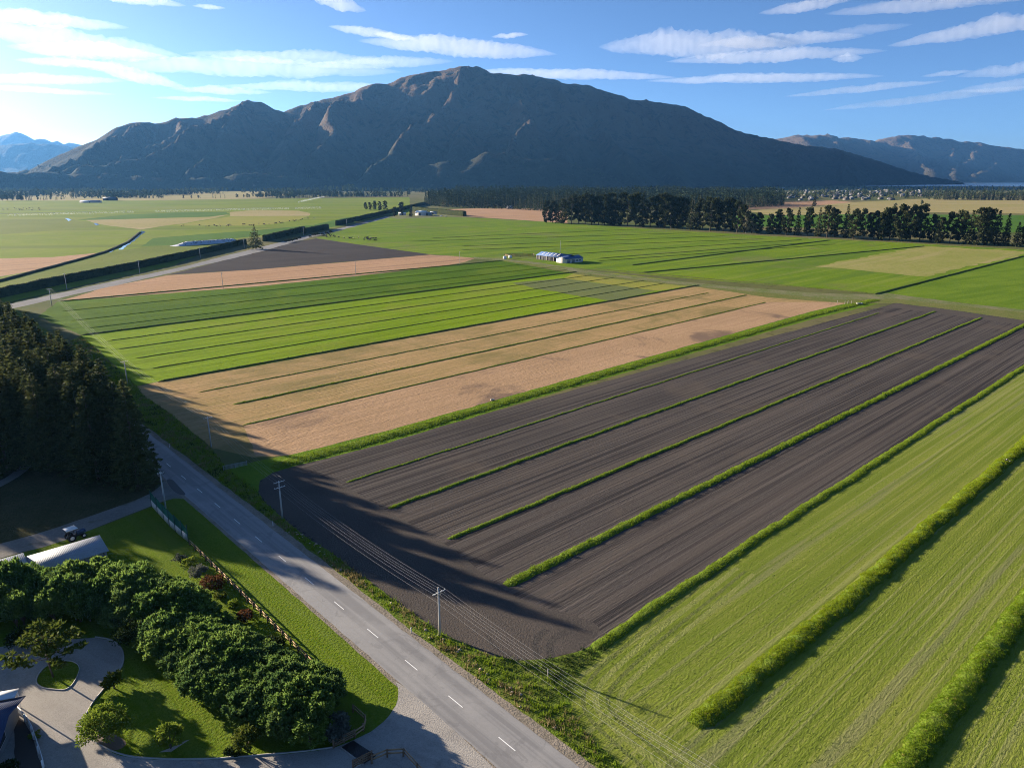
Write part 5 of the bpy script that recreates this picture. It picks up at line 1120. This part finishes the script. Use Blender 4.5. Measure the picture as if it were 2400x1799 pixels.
for wv, x in enumerate((-1.0, 1.0)):
    a = np.array([*(pA - stepv + RN * x), 6.7]); b = np.array([*(pA + RN * x), 6.5]); c = np.array([*(pB + RN * x), 7.1]); P = []
    for a_, b_ in ((a, b), (b, c)):
        for t in np.linspace(0, 1, 15)[:-1]: P.append(a_ + (b_ - a_) * t - np.array([0, 0, 4 * .8 * t * (1 - t)]))
    P.append(c); tag(link('power_line', new_mesh('power_line', *tube(P, .009, 5), M_WIRE)), ['lower overhead wire on the road side of the near poles', 'lower overhead wire on the field side of the near poles'][wv], 'power line', 'wires on the verge poles')
POLE_TOPS.clear()
pole('slim pole at the lane entrance beside the green fence', G(388, 1191), 8.3, [8.0], rzp, 1.2)
for i, (u, vb, h) in enumerate([(157, 678, 10), (328, 642, 10), (470, 606, 9.5), (573, 583, 9), (712, 552, 10), (813, 529, 9)]):
    pole(f'{ordn(i)} pole from the left along the far road hedge', G(u, vb), h, [h - .4], .3, 1.8, 'poles along the far road')
for i, (u, vb, h) in enumerate([(523, 676, 10), (834, 645, 10), (1078, 619, 10), (1313, 596, 12)]):
    pole(['leftmost', 'middle', 'third'][i] + ' pole standing along the far stubble strip' if i < 3 else 'tall pole behind the blue roofed farm shed', G(u, vb), h, [h - .4], 1.2, 1.8, 'poles across the far fields')
# road marker posts, farm gate, field posts
mk_me = new_mesh('marker_post', *stack([box(-.06, .06, -.03, .03, 0, 1.0)]), M_WHITE); mk_b = new_mesh('reflector', *stack([box(-.05, .05, -.042, -.031, .7, .85)]), plain('reflector', (.3, .05, .03), .4))
for i, (u, v) in enumerate([(398, 1049), (964, 1483), (640, 1232)]):
    q = G(u, v); r = thing('marker_post', ['far white road marker post opposite the firs', 'near white road marker post beside the dry verge grass', 'middle white road marker post by the double-arm pole'][i], 'marker post', (*q, 0), rzp, 'road marker posts'); link('post', mk_me, r); link('reflector', mk_b, r)
ga, gb = G(524, 1102), G(579, 1091); gt = thing('farm_gate', 'pale metal farm gate in the verge below the stubble field', 'gate', (*ga, 0)); d = gb - ga
for z in (.2, .45, .7, .95, 1.15): link('rail', new_mesh('rail', *beam((0, 0, z), (d[0], d[1], z), .05, .06), M_ZINC), gt)
for t in (0, .5, 1): link('upright', new_mesh('upright', *beam((*(d * t), 0), (*(d * t), 1.25), .09), M_ZINC), gt)
fpost = new_mesh('fence_post', *stack([tube([(0, 0, 0), (0, 0, 1.0), (0, 0, 1.2)], [.09, .08, .05], 7)]), plain('weathered_post', (.33, .30, .26), .9, .2, 4))
for i, (u, v) in enumerate([(1284, 1584), (1962, 712), (1980, 713), (1987, 712), (1995, 713)]):
    q = G(u, v); tag(link('fence_post', fpost, None, (*q, 0), 0, 1.0 if i == 0 else 1.6), 'lone weathered post in the lush verge corner' if i == 0 else ordn(i - 1) + ' post from the left at the far field corner', 'post', 'weathered posts')
q = G(2014, 713); tag(link('water_trough', new_mesh('water_trough', *stack([box(-1.6, 1.6, -.7, .7, 0, .25), box(-1.6, -1.45, -.7, .7, .25, .75), box(1.45, 1.6, -.7, .7, .25, .75), box(-1.45, 1.45, -.7, -.55, .25, .75), box(-1.45, 1.45, .55, .7, .25, .75)]), M_CONC), None, (*q, 0), .3), 'pale concrete trough at the far corner of the ploughed field', 'trough')
q = G(1154, 938); tag(link('water_trough', new_mesh('water_trough', *stack([box(-1, 1, -.5, .5, 0, .2), box(-1, -.88, -.5, .5, .2, .6), box(.88, 1, -.5, .5, .2, .6), box(-.88, .88, -.5, -.38, .2, .6), box(-.88, .88, .38, .5, .2, .6)]), M_CONC), None, (*q, .1), .7, .6), 'small trough in the lush grass belt', 'trough')

# ------------------------------------------------------------------ cows, irrigators, bird, town
def cow_mesh(name, m):
    rings = [(-1.05, 1.2, .12, .15), (-.95, 1.15, .3, .36), (-.5, 1.05, .36, .42), (0, 1.0, .38, .45), (.5, 1.05, .34, .42), (.85, 1.18, .24, .34), (1.1, 1.35, .16, .22), (1.35, 1.45, .15, .18), (1.7, 1.3, .1, .11), (1.8, 1.26, .07, .07)]
    a = np.arange(8) * math.pi / 4; V = np.array([(x, w * math.cos(t), z + h * math.sin(t)) for x, z, w, h in rings for t in a]); n = len(rings)
    F = np.array([(i * 8 + j, i * 8 + (j + 1) % 8, (i + 1) * 8 + (j + 1) % 8, (i + 1) * 8 + j) for i in range(n - 1) for j in range(8)]); parts = [(V, F)]
    for x, y in ((-.75, -.22), (-.75, .22), (.65, -.2), (.65, .2)): parts.append(tube([(x, y, .85), (x + (.06 if x < 0 else -.03), y, .42), (x, y, .02)], [.13, .07, .06], 6))
    parts.append(tube([(-1.05, 0, 1.3), (-1.15, 0, .9), (-1.12, 0, .55)], [.03, .025, .04], 5))
    return new_mesh(name, *stack(parts), m, smooth=True)
cows = [cow_mesh('cow', plain('black_hide', (.02, .018, .017), .7)), cow_mesh('cow', plain('brown_hide', (.06, .035, .022), .7))]
for i in range(38):
    u = RND.choice([RND.uniform(752, 842), RND.uniform(752, 842), RND.uniform(848, 882)]); v = 551 + (u - 752) * .075 + RND.uniform(-2.5, 5); q = G(u, v)
    tag(link('cow', cows[0], None, (*q, 0), RND.uniform(0, 6.28), RND.uniform(.95, 1.15)), 'black cow grazing by the dark soil triangle', 'cow', 'herd by the dark soil triangle')
for i in range(44):
    u = RND.uniform(425, 740); v = np.interp(u, [425, 520, 640, 700, 740], [531, 530, 526, 518, 511]) + RND.uniform(-2.5, 1.5); q = G(u, v)
    tag(link('cow', cows[i % 2], None, (*q, 0), RND.uniform(0, 6.28), RND.uniform(.95, 1.15)), 'cow spread along the yellow paddock edge on the left plain', 'cow', 'herd on the left plain')
for i in range(26):
    u = RND.uniform(2, 100); v = RND.uniform(487, 493); q = G(u, v)
    tag(link('cow', cows[i % 2], None, (*q, 0), RND.uniform(0, 6.28), 1.1), 'far cow in the pale field at the left edge', 'cow', 'herd at the left edge')
def mist():
    m, t, out = mat_base('water_spray'); d = t.node('ShaderNodeBsdfDiffuse'); d.inputs[0].default_value = (.85, .88, .9, 1); tl = t.node('ShaderNodeBsdfTranslucent'); tl.inputs[0].default_value = (.85, .88, .9, 1); a = t.node('ShaderNodeMixShader'); a.inputs[0].default_value = .5; t.l.new(d.outputs[0], a.inputs[1]); t.l.new(tl.outputs[0], a.inputs[2])
    tp = t.node('ShaderNodeBsdfTransparent'); mx = t.node('ShaderNodeMixShader'); mx.inputs[0].default_value = .45; t.l.new(tp.outputs[0], mx.inputs[1]); t.l.new(a.outputs[0], mx.inputs[2]); t.l.new(mx.outputs[0], out.inputs['Surface']); return m
M_MIST = mist()
for lb, pa, pb, dens in [('irrigator spraying a white line at the left of the plain', (-60, 509), (292, 499), 5), ('irrigator spraying across the vivid pivot field', (300, 499), (752, 489), 6), ('distant irrigator below the scattered trees', (700, 475), (760, 462), 3)]:
    a, b = G(*pa), G(*pb); d = b - a; Lp = np.linalg.norm(d); r = thing('irrigator', lb, 'irrigator', (*a, 0), math.atan2(d[1], d[0]), 'centre pivot irrigators'); n = max(3, int(Lp / 50))
    link('pipe', new_mesh('pipe', *tube([(x, 0, 4.0 + .5 * abs(math.sin(x / Lp * n * math.pi))) for x in np.linspace(0, Lp, n * 4 + 1)], .12, 5), M_ZINC), r)
    twm = new_mesh('tower', *stack([beam((-1.6, -2, .3), (0, 0, 4), .15), beam((1.6, -2, .3), (0, 0, 4), .15), beam((-1.6, 2, .3), (0, 0, 4), .15), beam((1.6, 2, .3), (0, 0, 4), .15), beam((-1.6, -2, .4), (-1.6, 2, .4), .12)]), M_ZINC)
    for k in range(n + 1): link('tower', twm, r, (Lp * k / n, 0, 0))
    m = int(Lp * dens); gate = rng.uniform(0, Lp, m); P = np.column_stack([gate, rng.normal(0, 1.6, m), rng.uniform(.3, 4.2, m)]); keepm = fbm(gate / 60, gate * 0 + 3, 2) > -.35
    V, Fq = cards(P[keepm], rng.normal(size=(keepm.sum(), 3)), .8, .6); sp_ = link('spray', new_mesh('spray', V, Fq, M_MIST), r); sp_['kind'] = 'stuff'
# magpie in flight over the mown field
bd = ray(2359, 1078); bp = np.array([0, 0, CAM_H]) + bd * 82; bv = [tube([(-.26, 0, -.01), (-.12, 0, 0), (0, 0, .01), (.1, 0, .02), (.16, 0, .03), (.21, 0, .025)], [.03, .055, .07, .055, .04, .01], 8)]
wg = lambda s: (np.array([(.07, s * .04, .02), (.09, s * .2, .1), (.02, s * .42, .14), (-.06, s * .4, .13), (-.1, s * .2, .08), (-.1, s * .04, .01)]), np.array([(0, 1, 4, 5), (1, 2, 3, 4)]))
br = thing('magpie', 'black and white bird flying over the right grass bank', 'bird', tuple(bp), 2.2)
M_BLK = plain('black_feather', (.015, .015, .018), .6); link('body', new_mesh('body', *stack(bv), M_BLK, smooth=True), br)
for s in (-1, 1):
    w = link('wing', new_mesh('wing', *wg(s), M_BLK), br); link('wing_patch', new_mesh('wing_patch', np.array([(.07, s * .08, .047), (.08, s * .2, .106), (.02, s * .2, .103), (.02, s * .08, .045)]), np.array([[0, 1, 2, 3]]), M_WHITE), w)
link('tail', new_mesh('tail', np.array([(-.2, -.03, 0), (-.2, .03, 0), (-.38, .07, 0), (-.38, -.07, 0)]), np.array([[0, 1, 2, 3]]), M_WHITE), br)
# town by the lake
wallc = [plain('town_wall_%d' % i, c, .8, .1) for i, c in enumerate([(.12, .115, .11), (.09, .082, .075), (.19, .185, .18), (.06, .058, .058)])]
roofc = [plain('town_roof_%d' % i, c, .6, .1) for i, c in enumerate([(.06, .065, .08), (.045, .05, .06), (.13, .13, .14), (.09, .07, .065), (.22, .22, .22)])]
houses = []
for i in range(10):
    L, D = RND.uniform(11, 20), RND.uniform(8, 12); (W, Wf), (R, Rf) = gable(-L / 2, L / 2, -D / 2, D / 2, 3.2, 5.6, .5)
    V = np.concatenate([W, R]); F = [Wf[0], Wf[1], Rf + len(W)]; mi = np.concatenate([np.zeros(len(Wf[0]) + len(Wf[1])), np.ones(len(Rf))])
    houses.append(new_mesh('town_house', V, F, [wallc[i % 4], roofc[i % 5]], mi))
spots = []
while len(spots) < 230:
    f = RND.random()
    if f < .45: u, v = RND.uniform(1850, 2090), RND.uniform(448, 470)
    elif f < .8: u, v = RND.uniform(1950, 2200), RND.uniform(440, 462)
    elif f < .93: u, v = RND.uniform(1290, 1850), RND.uniform(440, 452)
    else: u, v = RND.uniform(2180, 2400), RND.uniform(438, 446)
    q = G(u, v)
    if all((q[0] - s[0]) ** 2 + (q[1] - s[1]) ** 2 > 24 ** 2 for s in spots): spots.append(q)
for q in spots:
    s = 1.0 + .3 * RND.random() + max(0, q[1] - 3000) / 6000
    tag(link('town_house', RND.choice(houses), None, (q[0], q[1], 0), RND.choice([0, .4, 1.57, 2.0, .8]) + RND.uniform(-.1, .1), s), 'small house of the distant town near the lake', 'house', 'houses of the distant town')
tt = [(np.array(G(RND.uniform(1280, 2400), RND.uniform(438, 466))), 0) for _ in range(1500)]
forest('round_tree', 'garden tree among the distant town houses', 'trees of the distant town', 'town_trees', 'trees scattered through the distant town', tt, FR + FRD + FP[:1], lambda p, q: RND.uniform(8, 17), cap=120, mass=FMR + FMB)
p = G(1908, 484); plant('pine_tree', PINES[6], (p[0], p[1], 0), .4, (.9, .9, 1.15), 'tall lone conifer before the town', 'tree')
for i, (u, v, h) in enumerate([(2098, 488, 11), (2126, 494, 9), (2160, 480, 12)]):
    p = G(u, v); tag(link('round_tree', FRD[i % 2], None, (p[0], p[1], 0), i, h / 14), ['left', 'middle', 'right'][i] + ' bush standing in the yellow field', 'tree', 'bushes in the yellow field')

# ------------------------------------------------------------------ air
m, t, out = mat_base('thin_haze')
pv = t.node('ShaderNodeVolumePrincipled'); pv.inputs['Color'].default_value = (.16, .46, 1.0, 1); pv.inputs['Density'].default_value = HAZE_D; pv.inputs['Anisotropy'].default_value = .35
t.l.new(pv.outputs[0], out.inputs['Volume'])
hz = link('haze', new_mesh('haze', *box(-22500, 22500, -350, 19500, -4.0, 1330), m)); tag(hz, None, None, None, 'stuff')
# ------------------------------------------------------------------ lens clouds, far above the haze
CLOUDS = [  # photo pixel centre, half width, half height, tilt, density, how to tell it
    (100, 47, 125, 18, 0, 1.0, 'bright oblong cloud alone at the upper left edge'), (130, 93, 205, 27, 4, .8, 'largest broad lens cloud at the left edge'), (215, 123, 122, 22, 0, 1.0, 'grey-bellied lens cloud under the largest left one'),
    (160, 149, 78, 12, 0, .8, 'small ragged cloud below the grey-bellied lens'), (305, 176, 98, 18, 11, 1.1, 'tilted dark lens cloud left of the mountain'), (100, 188, 130, 13, -3, .8, 'long flat cloud low at the left edge'), (80, 212, 125, 8, 0, .7, 'lowest grey streak at the left edge'),
    (590, 160, 285, 27, -1, .8, 'widest white cloud bank left of the summit'), (690, 137, 190, 18, 0, .7, 'upper layer of the wide bank left of the summit'), (890, 149, 145, 17, -3, .7, 'right tail of the wide bank touching the summit sky'),
    (520, 213, 92, 11, 0, .8, 'small flat cloud above the lower left peak'), (745, 205, 185, 15, -1, .8, 'flat cloud just above the left shoulder of the mountain'), (465, 233, 82, 7, 0, .7, 'thin streak left of the lower left peak'),
    (855, 75, 66, 13, 6, 1.1, 'small curled cloud left end above the summit'), (925, 86, 40, 10, 5, 1.0, 'small puff joined to the curled cloud'), (1075, 113, 190, 21, 3, 1.2, 'bright tapering cloud right above the summit'), (1195, 84, 36, 6, -4, .9, 'tiny cloud above the tapering one'),
    (785, 6, 56, 19, 12, 1.0, 'small cloud cut by the top edge near the middle'), (490, 17, 27, 6, 0, .8, 'tiny wisp near the top edge at left'), (310, -2, 82, 13, 2, 1.0, 'cloud cut by the top edge at left'),
    (1330, 175, 220, 12, 2, 1.0, 'long thin cloud right of the summit'), (1780, 185, 215, 11, 1, 1.0, 'long thin cloud over the right shoulder'), (1630, 110, 185, 29, 2, 1.0, 'large lens cloud at the upper right'), (1810, 133, 195, 14, 0, 1.0, 'flat tail below the large right lens cloud'),
    (1830, 96, 142, 15, 0, .9, 'flat cloud above the tail of the right lens'), (1985, 138, 27, 9, 0, .7, 'small puff at the end of the right tail'), (1890, 14, 78, 12, -5, .8, 'frayed cloud near the top edge at right'), (2240, 3, 195, 16, 0, .8, 'cloud bank cut by the top right edge'),
    (2330, 66, 155, 17, -5, 1.0, 'wedge-shaped cloud at the right edge'), (2380, 165, 85, 12, -3, .6, 'upper soft streak at the right edge'), (2220, 173, 40, 5, -3, .5, 'tiny faint streak near the right edge'), (2380, 198, 90, 12, -4, .5, 'lower soft streak at the right edge'),
    (2020, 209, 135, 8, -3, .7, 'thin streak above the far right range'), (2190, 230, 185, 9, -4, .6, 'lowest long streak above the far right range'), (2010, 76, 85, 10, -4, .35, 'faint torn cloud between right lens and wedge')]
def cloud_mat(name, dens, c):
    m, t, out = mat_base(name); vs = t.node('ShaderNodeVolumeScatter'); vs.inputs['Color'].default_value = (*c, 1); vs.inputs['Density'].default_value = dens; vs.inputs['Anisotropy'].default_value = .25
    t.l.new(vs.outputs[0], out.inputs['Volume']); return m
cm = {}
for ci, (u, v, a, b, tilt, dn, lb) in enumerate(CLOUDS):
    d = ray(u, v); el = math.atan2(d[2], math.hypot(d[0], d[1])); dist = min(30000.0, 3700.0 / math.sin(el)); dv_ = d / np.linalg.norm(d); c = np.array([0, 0, CAM_H]) + dv_ * dist
    k = dist / F_PX * math.hypot(1, (v - 899.5) / F_PX)
    A, B = a * k, b * k
    n, q = 72, 18; t_ = np.linspace(-1, 1, n); ang = np.arange(q) * 2 * math.pi / q
    r = np.clip(1 - np.abs(t_) ** 1.7, 0, 1) ** .75; sd = ci * 7.3
    X = np.repeat(t_[:, None], q, 1); ca, sa = np.cos(ang)[None], np.sin(ang)[None]
    wob = 1 + .22 * fbm(X * 3.5 + sd, ca * .8 + sa * .5 + sd, 3) + .28 * fbm(X * a / 9 + sd, ca * 1.3 + sa * 2 + 3, 3)
    lf_ = .74 if u < 950 else .92
    depth = B / math.sin(el) * .55 * lf_; thick = B * .8 * lf_
    sag = .35 * fbm(t_ * 2.2 + sd, t_ * 0 + sd, 2)[:, None] * (1 - t_[:, None] ** 2)
    V = np.stack([X * A * (1 + .03 * fbm(X * 2 + sd, ca + sd, 2)), r[:, None] * ca * depth * wob, (r[:, None] * sa * np.where(sa < 0, .7, 1.0) * wob + sag) * thick], -1).reshape(-1, 3)
    ct, st_ = math.cos(-math.radians(tilt)), math.sin(-math.radians(tilt)); V = np.column_stack([V[:, 0] * ct - V[:, 2] * st_, V[:, 1], V[:, 0] * st_ + V[:, 2] * ct])
    az = math.atan2(-d[0], d[1]); cz, sz = math.cos(az), math.sin(az); V = np.column_stack([V[:, 0] * cz - V[:, 1] * sz, V[:, 0] * sz + V[:, 1] * cz, V[:, 2]])
    i = np.arange(n - 1)[:, None] * q; j = np.arange(q)[None]; Fq = np.stack([i + j, i + (j + 1) % q, i + q + (j + 1) % q, i + q + j], -1).reshape(-1, 4)
    dens = (.45 if u < 950 else .55) * dn / (2 * min(depth, thick / math.sin(el) * 1.2))
    tag(link('cloud', new_mesh('cloud', V, Fq, cloud_mat('cloud_droplets', dens, (.95, .96, .98)), smooth=True), None, tuple(c)), lb, 'cloud', 'lens clouds')
